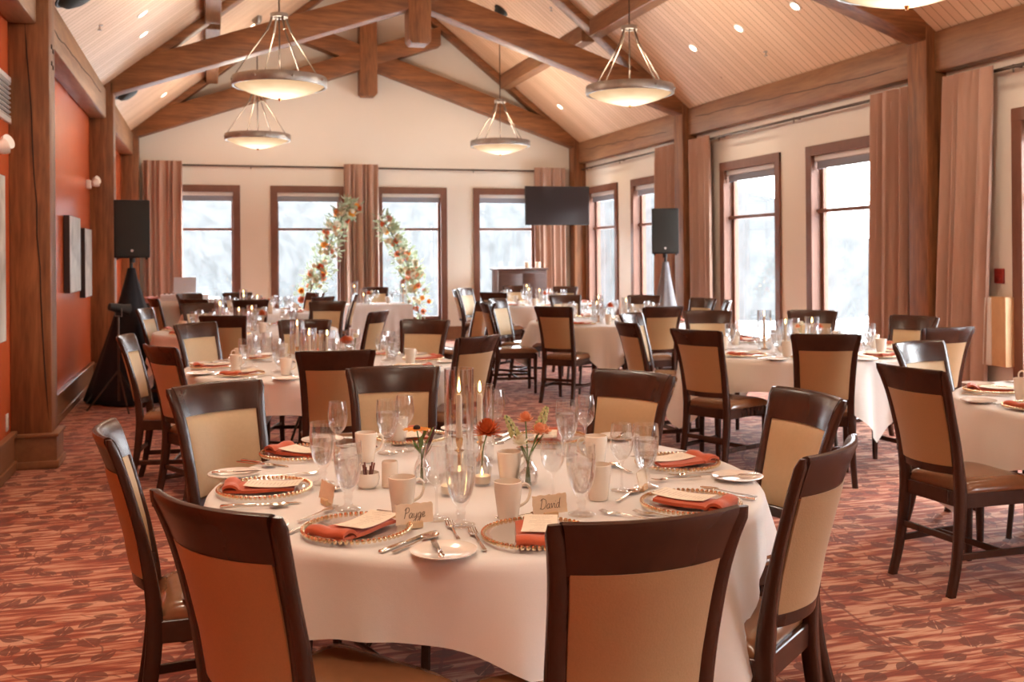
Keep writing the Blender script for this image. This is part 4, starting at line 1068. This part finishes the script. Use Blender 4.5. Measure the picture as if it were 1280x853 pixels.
# ------------------------------------------------------------------ the other tables
DETAIL = {'B': 'cnmbfkgwu', 'F': 'cnmbkgwu', 'E': 'cnmbkfgwu', 'C': 'cngwu', 'D': 'cngwu', 'G': 'cnmgwu', 'H': 'cngwu'}
LAYOUT = {'B': [-93, -140, 176, 130, 89, 47, 4, -42], 'F': [-154, -116, -75, -35, 5, 53, 92, 140], 'E': [180, 132, 86, -140], 'C': [-101, -146, 163, 112, 60, 10, -46],
          'D': [-93, -130, 175, 124, 85, 40, -4, -47], 'G': [-137, -91, -45, 0, 52, 90, 135, 178], 'H': [-133, -90, 168, 128, 80, 40, 0]}
for k, angs in LAYOUT.items():
    c, tn = TABLES[k]
    for d in angs: lay(c, tn, d, DETAIL[k])
    if k == 'E': continue
    ro = {'B': .35, 'C': 1.2, 'D': .2, 'F': .9, 'G': 2.0, 'H': 0}[k]
    q = lambda x, y: (c[0] + x * math.cos(ro) - y * math.sin(ro), c[1] + x * math.sin(ro) + y * math.cos(ro))
    hurricane(tn, *q(-.06, .26), .30, .052, 'the taller hurricane glass around a lit taper on ' + tn, base=.10, ch=.15)
    hurricane(tn, *q(.10, .12), .22, .058, 'the shorter hurricane glass around a lit taper on ' + tn, base=.012, ch=.17)
    hurricane(tn, *q(-.14, -.10), .26, .050, 'the middle-height hurricane glass around a lit taper on ' + tn, base=.08, ch=.13)
    votive(tn, *q(-.02, -.02), 'small glass votive candle in the middle of ' + tn)
    bud_vase(tn, *q(.12, -.12), 'round glass bud vase in the middle of ' + tn, 1)
    flower(tn, *q(.12, -.12), 'rust_dahlia', 'rust dahlia in the round bud vase of ' + tn, (0, 0), .15)
    bud_vase(tn, *q(.26, .02), 'slim glass bud vase in the middle of ' + tn)
    flower(tn, *q(.26, .02), 'white_bloom', 'cream bloom in the slim bud vase of ' + tn, (.01, .01), .17)
    flower(tn, *q(.26, .02), 'peach_blossom', 'peach blossom in the slim bud vase of ' + tn, (-.03, .0), .15)
    sugar_bowl(tn, *q(-.25, .10), 'white china bowl of brown sugar sticks on ' + tn)
# head table top
tn = 'the small head table'
for x, h, b, s in [(-.36, .36, .10, 'tall'), (-.22, .24, .02, 'shorter'), (.40, .36, .10, 'right-hand')]:
    hurricane(tn, hx + x, hy - .12, h, .055, 'the %s hurricane glass around a lit taper on %s' % (s, tn), base=b, ch=h * .45)
for i, x in enumerate((-.10, .22)):
    s = ('left', 'right')[i]
    put(P_GOB, (hx + x, hy - .08, TOP), 0, 'stemmed goblet of water at the %s seat of %s' % (s, tn), 'water goblets on ' + tn)
    put(P_WINE, (hx + x + .1, hy - .02, TOP), 0, 'empty stemmed wine glass at the %s seat of %s' % (s, tn), 'wine glasses on ' + tn)
    put(P_MUG, (hx + x - .03, hy + .05, TOP), 0, 'tall ivory coffee mug at the %s seat of %s' % (s, tn), 'coffee mugs on ' + tn)
bud_vase(tn, hx - .15, hy - .2, 'round glass bud vase on the small head table', 1)
flower(tn, hx - .15, hy - .2, 'rust_dahlia', 'rust dahlia in the bud vase on the small head table', (0, 0), .16)
flower(tn, hx - .15, hy - .2, 'white_bloom', 'cream bloom in the bud vase on the small head table', (.05, 0), .19)

# ------------------------------------------------------------------ pendant bowls
STEM = roof(.70) - 3.305 - .05
def make_pendant():
    r = thing('pendant_bowl_lamp', '', 'pendant lamp')
    MB().lathe([(.455, -.07), (.474, -.07), (.480, -.06), (.480, .015), (.475, .025), (.455, .025)], 48, closed=True).build('rim_band', 'pewter', r, ang=40)
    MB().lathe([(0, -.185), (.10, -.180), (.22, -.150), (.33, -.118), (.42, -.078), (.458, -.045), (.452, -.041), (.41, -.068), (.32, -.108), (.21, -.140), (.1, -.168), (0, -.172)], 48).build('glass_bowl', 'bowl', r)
    MB().lathe([(0, -.215), (.010, -.212), (.014, -.200), (.020, -.186), (0, -.18)], 14).build('finial', 'brass', r)
    for k in range(8):
        a = 2 * PI * k / 8 + .2
        MB().sphere((.482 * math.cos(a), .482 * math.sin(a), -.022), .016, 10, 6).build('bolt', 'pewter', r)
    HZ = .66
    for k in range(4):
        a = PI / 2 * k + .35
        p, q = (.47 * math.cos(a), .47 * math.sin(a), .02), (.13 * math.cos(a), .13 * math.sin(a), HZ - .16)
        MB().tube([p, q], .0065, 8).tube([q, (.09 * math.cos(a), .09 * math.sin(a), HZ - .06), (.07 * math.cos(a), .07 * math.sin(a), HZ)], .012, 8).build('rod', 'light_metal', r)
    MB().lathe([(.06, HZ - .02), (.09, HZ - .02), (.09, HZ + .02), (.06, HZ + .02)], 20, closed=True).tube([(-.08, 0, HZ), (.08, 0, HZ)], .009, 8).tube([(0, -.08, HZ), (0, .08, HZ)], .009, 8).build('hub', 'pewter', r)
    MB().tube([(0, 0, -.19), (0, 0, STEM)], .008, 8).build('stem', 'dark_metal', r)
    MB().lathe([(0, STEM - .06), (.05, STEM - .055), (.075, STEM - .01), (.075, STEM + .06), (0, STEM + .06)], 20).build('canopy', 'pewter', r)
    return r
M['light_metal'] = plain('pale_metal', (.17, .13, .10), .35, .8, var=.1)
PEND = make_pendant()
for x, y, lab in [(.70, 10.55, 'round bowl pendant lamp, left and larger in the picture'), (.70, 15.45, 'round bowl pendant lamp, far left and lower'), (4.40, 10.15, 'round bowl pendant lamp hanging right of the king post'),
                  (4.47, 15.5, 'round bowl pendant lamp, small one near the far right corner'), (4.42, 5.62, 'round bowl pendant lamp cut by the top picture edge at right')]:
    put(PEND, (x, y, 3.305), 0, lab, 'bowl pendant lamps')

def point(name, loc, energy, col, size=.1, typ='POINT', rot=None, spot=None, blend=.6):
    l = bpy.data.lights.new(name, typ); l.energy = energy; l.color = col
    if typ in ('POINT', 'SPOT'): l.shadow_soft_size = size
    if typ == 'SPOT': l.spot_size = math.radians(spot); l.spot_blend = blend
    o = bpy.data.objects.new(name, l); COL.objects.link(o); o.location = loc
    if rot: o.rotation_euler = rot
    return o
WARM = (1.0, .84, .66)
for x, y in [(.70, 10.55), (.70, 15.45), (4.40, 10.15), (4.47, 15.5), (4.42, 5.62), (.70, 5.62), (.70, .7), (4.42, .7)]:
    point('pendant_bulb', (x, y, 3.52), P_PEND, WARM, .16)
# recessed downlights in the boards
n_ = math.atan(SL)
for i, (x, y) in enumerate([(-.64, 10.99), (-.68, 11.83), (-.65, 16.27), (.65, 15.86), (5.85, 16.52), (5.84, 11.47), (5.84, 10.33), (5.86, 9.2)]):
    s = 1 if x > RX else -1
    lab = ['oval downlight highest on the left ceiling slope', 'downlight just below the oval one on the left slope', 'farthest downlight low on the left ceiling slope', 'downlight high on the left slope behind the chain pendant',
           'farthest downlight on the right ceiling slope', 'left one of three downlights in a row on the right slope', 'middle one of three downlights in a row on the right slope', 'right one of three downlights in a row on the right slope'][i]
    t = thing('recessed_downlight', 'small recessed ' + lab, 'downlight', (x, y, roof(x) - .004), 0, 'recessed downlights'); t.rotation_euler = (0, s * n_, 0)
    MB().lathe([(.05, -.006), (.068, -.004), (.07, .004), (.05, .004)], 24, closed=True).build('trim_ring', 'white_plastic', t)
    MB().lathe([(0, -.003), (.05, -.003), (.05, .003), (0, .003)], 20).build('lens', 'downlight', t)
for x in (-.65, .62, 4.7, 5.80):
    for y in (16.0, 11.4, 6.6, 4.4, 2.0, -.5):  # far rows serve the downlights; nearer rows are added foreground fill without fittings
        if y > 7 and x in (.62, 4.7): continue
        point('downlight_and_fill_spot', (x, y, roof(x) - .05), P_DOWN, (1.0, .83, .64), .05, 'SPOT', None, 95, .7)

# ceiling and wall fittings
def dome(x, y, lab, r=.13):
    t = thing('ceiling_speaker', lab, 'ceiling speaker', (x, y, roof(x) - .005)); t.rotation_euler = (0, (-1 if x < RX else 1) * n_, 0)
    MB().lathe([(0, -.10), (r * .5, -.092), (r * .85, -.06), (r, -.01), (r, .01), (0, .01)], 24).build('grille', 'grille', t)
    MB().lathe([(r, -.012), (r + .02, -.008), (r + .02, .006), (r, .006)], 24, closed=True).build('ring', 'black', t)
dome(-1.02, 8.95, 'round black ceiling speaker at the top left by the first post', .20)
dome(-1.02, 14.1, 'round black ceiling speaker low on the left slope beyond the second post', .17)
dome(4.34, 14.95, 'small dark round vent on the right ceiling slope', .10)
for x, y, lab in [(-.99, 10.36, 'small brass sprinkler head on the left ceiling slope'), (6.17, 10.3, 'small brass sprinkler head low on the right ceiling slope'), (4.68, 13.56, 'small brass sprinkler head by the right purlin')]:
    t = thing('sprinkler_head', lab, 'sprinkler', (x, y, roof(x)), 0, 'ceiling sprinklers')
    MB().lathe([(0, -.05), (.022, -.048), (.022, -.044), (.006, -.04), (.006, -.01), (.03, -.004), (.03, .004), (0, .004)], 14).build('body', 'pewter', t)
t = thing('wall_vent', 'white slatted air vent high on the orange wall at the left edge', 'vent', (XL, 7.55, 2.62))
MB().box(0, -.44, -.165, .02, -.40, .165).box(0, .40, -.165, .02, .44, .165).box(0, -.44, .125, .02, .44, .165).box(0, -.44, -.165, .02, .44, -.125).build('frame', 'white_plastic', t, bevel=.003, seg=1)
MB().box(-.001, -.42, -.14, .004, .42, .14).build('dark_duct', 'black', t)
mb = MB()
for k in range(8): mb.loops([[(.003, y, -.125 + .033 * k), (.018, y, -.118 + .033 * k), (.018, y, -.112 + .033 * k), (.003, y, -.119 + .033 * k)] for y in (-.41, .41)])
mb.build('slats', 'white_plastic', t)
def emergency(x, y, z, lab, rz=0):
    t = thing('emergency_light', lab, 'emergency light', (x, y, z), rz)
    MB().box(0, -.06, -.05, .05, .06, .05).build('housing', 'white_plastic', t, bevel=.012)
    for s in (-1, 1):
        MB().lathe([(0, 0), (.03, .0), (.045, .03), (.05, .06), (0, .055)], 18).xform(Matrix.Translation((.07, s * .07, .02 * s + .02)) @ Matrix.Rotation(1.2, 4, 'Y') @ Matrix.Rotation(s * .5, 4, 'X')).build('lamp_head', 'white_plastic', t)
emergency(XL, 12.62, 2.36, 'white twin-head emergency light above the canvases before the second post')
emergency(XL, 7.16, 2.20, 'white twin-head emergency light under the vent at the left edge')
t = thing('wall_switch', 'small white outlet plate low on the orange wall by the first post', 'outlet', (XL, 7.72, .36))
MB().box(0, -.035, -.06, .008, .035, .06).build('plate', 'white_plastic', t, bevel=.003); MB().box(.006, -.012, -.03, .011, .012, .03).build('socket', 'mug', t)
def canvas(y0, y1, z0, z1, lab, d=.055):
    t = thing('canvas_print', lab, 'picture', (XL + .006, (y0 + y1) / 2, (z0 + z1) / 2), 0, 'canvas prints on the orange wall')
    w, h = (y1 - y0) / 2, (z1 - z0) / 2
    MB().box(0, -w, -h, d, w, h).build('stretcher', 'canvas_edge', t, bevel=.003, seg=1)
    MB().box(d - .002, -w + .004, -h + .004, d + .002, w - .004, h - .004).build('printed_face', 'canvas', t)
canvas(10.6, 11.45, 1.16, 1.92, 'hazy grey canvas with dark edges on the orange wall, nearer of two')
canvas(11.85, 12.5, 1.07, 1.83, 'hazy grey canvas on the orange wall, farther one next to the second post')
canvas(6.5, 7.38, .95, 2.05, 'pale framed picture at the very left edge of the view')
t = thing('fire_alarm_pull', 'small red fire alarm pull station on the cream wall', 'fire alarm', (XR, 7.22, 1.28))
MB().box(0, -.05, -.065, -.03, .05, .065).build('housing', 'red_plastic', t, bevel=.006); MB().box(-.028, -.035, -.02, -.042, .035, .01).build('pull_handle', 'red_plastic', t, bevel=.003)
t = thing('wall_cabinet', 'pale wooden wall box with a white strip by the right picture edge', 'wall cabinet', (XR, 7.20, .80))
MB().box(0, -.16, -.30, -.12, .16, .30).build('case', 'light_wood', t, bevel=.006)
MB().box(-.118, .0, -.295, -.135, .10, .295).build('white_panel', 'white_plastic', t, bevel=.004)
MB().box(-.02, .16, -.25, -.10, .166, .24).build('dark_slot', 'black', t)

# ------------------------------------------------------------------ loudspeakers
def speaker(x, y, z, rz, lab):
    t = thing('loudspeaker', lab, 'loudspeaker', (x, y, z), rz)
    q = lambda zz: [(-.175, -.17, zz), (.175, -.17, zz), (.175, .02, zz), (.10, .19, zz), (-.10, .19, zz), (-.175, .02, zz)]
    MB().loops([q(0), q(.60)]).build('cabinet', 'black', t, bevel=.012, seg=2)
    MB().slab(lambda u, v: ((u - .5) * .315, -.178 - .006 * math.sin(PI * u), .02 + .56 * v), lambda u, v: ((u - .5) * .315, -.165, .02 + .56 * v), 8, 6).build('grille', 'grille', t)
    MB().lathe([(0, 0), (.014, 0), (.014, .004), (0, .004)], 16).xform(Matrix.Translation((0, -.184, .075)) @ Matrix.Rotation(PI / 2, 4, 'X')).build('badge', 'silver', t)
    for s in (-1, 1): MB().box(s * .14 - .012, -.15, -.018, s * .14 + .012, -.12, .004).build('foot', 'black', t, bevel=.003)
    MB().lathe([(0, -.05), (.03, -.05), (.03, .01), (0, .01)], 16).build('pole_socket', 'black', t)
def spstand(x, y, h, rz, lab, mat, spread=.33):
    t = thing('speaker_stand', lab, 'speaker stand', (x, y, 0), rz)
    MB().tube([(0, 0, .12), (0, 0, h - .052)], .018, 12).build('pole', 'black', t)
    for k in range(3):
        a = 2 * PI * k / 3 + PI / 2
        MB().tube([(.02 * math.cos(a), .02 * math.sin(a), .62), ((spread - .03) * math.cos(a), (spread - .03) * math.sin(a), .02)], .012, 8).build('leg', 'black', t)
    def fn(off):
        def g(u, v):
            a = 2 * PI * u; tri = 1 / max(.5, math.cos(((a + PI / 6 * 0 - PI / 2 + PI / 3) % (2 * PI / 3)) - PI / 3))
            r = .035 + (spread - .02) * (1 - v) ** 1.15 * (.55 + .45 * min(1.0, tri * .5 + .12)) + .012 * math.sin(9 * a) * (1 - v) + off
            return (r * math.cos(a), r * math.sin(a), .015 + (h - .12) * v)
        return g
    MB().slab(fn(.003), fn(0), 60, 14).build('scrim', mat, t, ang=180)
speaker(-.775, 11.25, 1.50, .06, 'black loudspeaker on the black-draped stand before the far left curtain')
spstand(-.79, 11.32, 1.50, 0, 'speaker stand under a black stretch scrim at the left wall', 'scrim', .52)
speaker(5.80, 12.25, 1.50, -.42, 'dark loudspeaker on the grey-draped stand by the second right post')
spstand(5.82, 12.28, 1.50, .4, 'speaker stand under a grey stretch scrim by the right wall', 'grey_scrim', .36)
# stage light on a light tripod
t = thing('tripod_stand', 'thin black light tripod in front of the black-draped stand', 'tripod stand', (-.86, 10.55, 0))
MB().tube([(0, 0, .1), (0, 0, .92)], .011, 10).build('pole', 'dark_metal', t)
for k in range(3):
    a = 2 * PI * k / 3 + .9
    MB().tube([(0, 0, .40), (.30 * math.cos(a), .30 * math.sin(a), .012)], .009, 8).build('leg', 'dark_metal', t)
t = thing('stage_light', 'small black spot lamp on the thin tripod at the left wall', 'stage light', (-.86, 10.55, .92), .5)
MB().lathe([(0, -.09), (.035, -.09), (.042, -.04), (.046, .06), (.06, .11), (.05, .11), (.04, .06), (0, .05)], 20).xform(Matrix.Translation((0, 0, .09)) @ Matrix.Rotation(PI / 2 + .2, 4, 'Y')).build('lamp_can', 'black', t)
MB().tube([(0, -.075, .09), (0, -.075, .01), (0, .075, .01), (0, .075, .09)], .007, 6).build('yoke', 'dark_metal', t)
t = thing('bucket', 'small grey bucket on the carpet beside the black scrim', 'bucket', (-.40, 11.05, 0))
MB().lathe([(0, 0), (.09, 0), (.11, .22), (.115, .225), (.105, .225), (.087, .01), (0, .01)], 24).build('pail', 'bucket', t); MB().tube([(.11 * math.cos(a), .03, .215 + .05 * math.sin(a)) for a in [PI * k / 12 for k in range(13)]], .003, 6).build('handle', 'dark_metal', t)

# television hung in the far right corner
t = thing('television', 'black flat television hanging in the far right corner', 'television', (5.76, 16.45, 2.35), -.03)
MB().box(-.58, -.02, -.335, .58, .025, .335).build('bezel', 'black', t, bevel=.008)
MB().box(-.565, -.023, -.32, .565, -.018, .322).build('screen', 'screen', t)
MB().box(-.10, .02, -.10, .10, .05, .10).tube([(0, .05, 0), (.35, .55, .1), (.62, .95, .15)], .025, 8).build('wall_bracket', 'black', t)

# dark wooden cabinet in the right corner
t = thing('wooden_cabinet', 'tall dark wooden cabinet before the far right window', 'cabinet', (5.22, 16.95, 0))
MB().box(-.44, -.20, .05, .44, .24, 1.24).box(-.42, -.18, 0, .42, .22, .06).build('carcass', 'cabinet_wood', t, bevel=.006)
MB().box(-.47, -.23, 1.24, .47, .26, 1.275).build('top', 'cabinet_wood', t, bevel=.008)
for s in (-1, 1):
    MB().box(s * .215 - .20, -.215, .10, s * .215 + .20, -.20, 1.18).build('door', 'cabinet_wood', t, bevel=.006)
for x, lab in [(.14, 'left one of two white pillar candles on the dark cabinet'), (.34, 'right one of two white pillar candles on the dark cabinet')]:
    k = thing('pillar_candle', lab, 'candle', (5.22 + x, 16.93, 1.275), 0, 'pillar candles on the cabinet')
    MB().lathe([(0, 0), (.045, 0), (.045, .10), (.04, .105), (0, .10)], 20).build('wax', 'wax', k); MB().tube([(0, 0, .1), (0, 0, .118)], .002, 6).build('wick', 'seed', k)

# disc jockey desk in the far left corner
t = thing('music_desk', 'draped white desk with audio gear in the far left corner', 'desk', (-.45, 15.9, 0))
MB().box(-.60, -.33, .86, .60, .33, .89).build('desktop', 'silver', t, bevel=.004)
MB().slab(lambda u, v: (-.61 + 1.22 * u, -.34 - .012 * math.sin(40 * u) * (1 - v), .02 + .85 * v), lambda u, v: (-.61 + 1.22 * u, -.33 - .012 * math.sin(40 * u) * (1 - v), .02 + .85 * v), 60, 6).build('front_drape', 'cloth', t, ang=180)
for sx in (-1, 1):
    for sy in (-1, 1): MB().box(sx * .57 - .02, sy * .29 - .02, 0, sx * .57 + .02, sy * .29 + .02, .86).build('leg', 'dark_metal', t)
t = thing('laptop', 'open silver laptop facing away on the music desk', 'laptop', (-.36, 15.8, .975), .12)
MB().box(-.16, -.0, 0, .16, .22, .016).build('keyboard_base', 'silver', t, bevel=.004)
MB().loops([[(-.16, 0, .014), (.16, 0, .014), (.16, .008, .014), (-.16, .008, .014)], [(-.16, -.07, .235), (.16, -.07, .235), (.16, -.062, .237), (-.16, -.062, .237)]]).build('lid', 'silver', t, bevel=.002, seg=1); lid_ = t.children[-1]
MB().lathe([(0, 0), (.016, 0), (.016, .002), (0, .002)], 16).xform(Matrix.Translation((0, -.038, .125)) @ Matrix.Rotation(PI / 2 + .31, 4, 'X')).sphere((.006, -.046, .150), .005, 8, 6).build('lid_emblem', 'white_plastic', lid_)
t = thing('audio_controller', 'flat pale audio controller under the laptop on the music desk', 'audio mixer', (-.36, 15.85, .89))
MB().box(-.34, -.2, 0, .34, .2, .07).build('chassis', 'silver', t, bevel=.008); mb = MB()
for k in range(10): mb.lathe([(0, .07), (.012, .07), (.012, .083), (0, .083)], 10, (-.28 + .062 * k, -.1 + .08 * (k % 3), 0))
mb.build('knobs', 'black', t)
t = thing('flight_case', 'black equipment case at the left end of the music desk', 'case', (-.86, 15.35, 0))
MB().box(-.17, -.2, 0, .17, .2, .86).build('case_body', 'black', t, bevel=.01); MB().box(-.172, -.203, .40, .172, -.198, .43).build('latch_strip', 'dark_metal', t)
t = thing('folded_blanket', 'dusty pink folded cloth lying on the black equipment case', 'cloth', (-.86, 15.35, .86))
MB().slab(lambda u, v: (-.16 + .32 * u, -.17 + .34 * v, .075 + .012 * math.sin(8 * u + 3 * v)), lambda u, v: (-.16 + .32 * u, -.17 + .34 * v, .0), 12, 12).build('folds', 'pinkbox', t, ang=60)

# ------------------------------------------------------------------ broken floral arch
def make_arch(pts, name_lab, seed, loc):
    rn = random.Random(seed)
    t = thing('floral_arch', name_lab, 'floral arch', loc, 0, 'floral arch halves')
    path = catmull([(x - loc[0], 0, z) for x, z in pts], 8)
    MB().tube(path, .012, 8).box(path[0].x - .2, -.16, 0, path[0].x + .2, .16, .012).build('frame', 'dark_metal', t)
    n0 = int(len(path) * .26); body = path[n0:]
    def rnd_at(r):
        p = body[rn.randrange(len(body))]; f = body.index(p) / len(body)
        w = r * (1.15 - .35 * f)
        while True:
            d = Vector((rn.uniform(-1, 1), rn.uniform(-1, 1), rn.uniform(-1, 1)))
            if d.length <= 1: return p + d * w, d
    lf = MB()
    for k in range(620):
        c, d = rnd_at(.215); d = (d + Vector((rn.uniform(-.6, .6), rn.uniform(-.6, .6), rn.uniform(-.2, .7)))).normalized()
        s = d.cross(Vector((.3, .5, .8))).normalized(); L = rn.uniform(.06, .13); w = rn.uniform(.012, .024)
        nrm = s.cross(d)
        lf.grid(lambda u, v: c + d * L * v + s * (2 * u - 1) * w * math.sin(PI * (.06 + .9 * v)) + nrm * L * .2 * v * v, 2, 3)
    o = lf.build('foliage', 'leaf', t, ang=180); o['kind'] = 'stuff'
    kinds = ['white_petal', 'rust_petal', 'white_petal', 'peach_petal', 'white_petal', 'white_petal', 'peach_petal', 'white_petal', 'rust_petal', 'white_petal', 'yellow_petal', 'white_petal']
    protos = {}
    for k in range(72):
        c, d = rnd_at(.19); mk = kinds[k % len(kinds)]; R = rn.uniform(.75, 1.25)
        if mk not in protos:
            mb = MB()
            for j in range(34):
                f = (j + .5) / 34; el = PI / 2 - f * 2.0; a = j * 2.39996
                D = Vector((math.cos(el) * math.cos(a), math.cos(el) * math.sin(a), math.sin(el))); S = D.cross(Vector((0, 0, 1))); S = S.normalized() if S.length > .01 else Vector((1, 0, 0))
                mb.grid(lambda u, v: D * .055 * v + S * (2 * u - 1) * .02 * math.sin(PI * (.12 + .83 * v)), 2, 3)
            o = mb.build('blossom', mk, t, ang=180); protos[mk] = o
        else:
            o = protos[mk].copy(); COL.objects.link(o); o.parent = t
        o.location = c + Vector((0, -.04, 0)); o.scale = (R, R, R)
        o.rotation_euler = (rn.uniform(.4, 1.8), rn.uniform(-.5, .5), rn.uniform(0, 6))
make_arch([(1.62, 0), (1.52, .45), (1.62, .98), (1.78, 1.25), (1.92, 1.70), (2.08, 2.10), (2.28, 2.34)], 'left half of the broken flower arch, leaning right before the window', 3, (1.62, 17.0, 0))
make_arch([(3.52, 0), (3.46, .35), (3.36, .85), (3.30, 1.20), (3.16, 1.50), (3.00, 1.82), (2.85, 2.10)], 'right half of the broken flower arch, leaning left before the window', 4, (3.52, 17.0, 0))

# ------------------------------------------------------------------ camera
cam = bpy.data.cameras.new('camera'); co = bpy.data.objects.new('camera', cam); COL.objects.link(co)
F = 1260.0
cam.sensor_fit = 'HORIZONTAL'; cam.sensor_width = 36; cam.lens = 36 * F / 1280
cam.shift_y = -(426.5 - 320) / 1280
yaw = math.atan(378 / F)
co.matrix_world = Matrix.Translation((0, 0, 1.49)) @ Matrix.Rotation(-yaw, 4, 'Z') @ Matrix.Rotation(PI / 2, 4, 'X') @ Matrix.Rotation(-.008, 4, 'Z')
cam.clip_start = .05; cam.clip_end = 400
cam.dof.use_dof = True; cam.dof.focus_distance = 2.75; cam.dof.aperture_fstop = 6.3
SC.camera = co
SC.view_settings.view_transform = 'Standard'; SC.view_settings.look = 'None'; SC.view_settings.gamma = 1
SC.view_settings.exposure = EXPO; SC.view_settings.use_curve_mapping = False
SC.cycles.max_bounces = 10; SC.cycles.transparent_max_bounces = 24; SC.cycles.diffuse_bounces = 5; SC.cycles.glossy_bounces = 4
SC.cycles.sample_clamp_indirect = 6; SC.cycles.caustics_refractive = False; SC.cycles.caustics_reflective = False
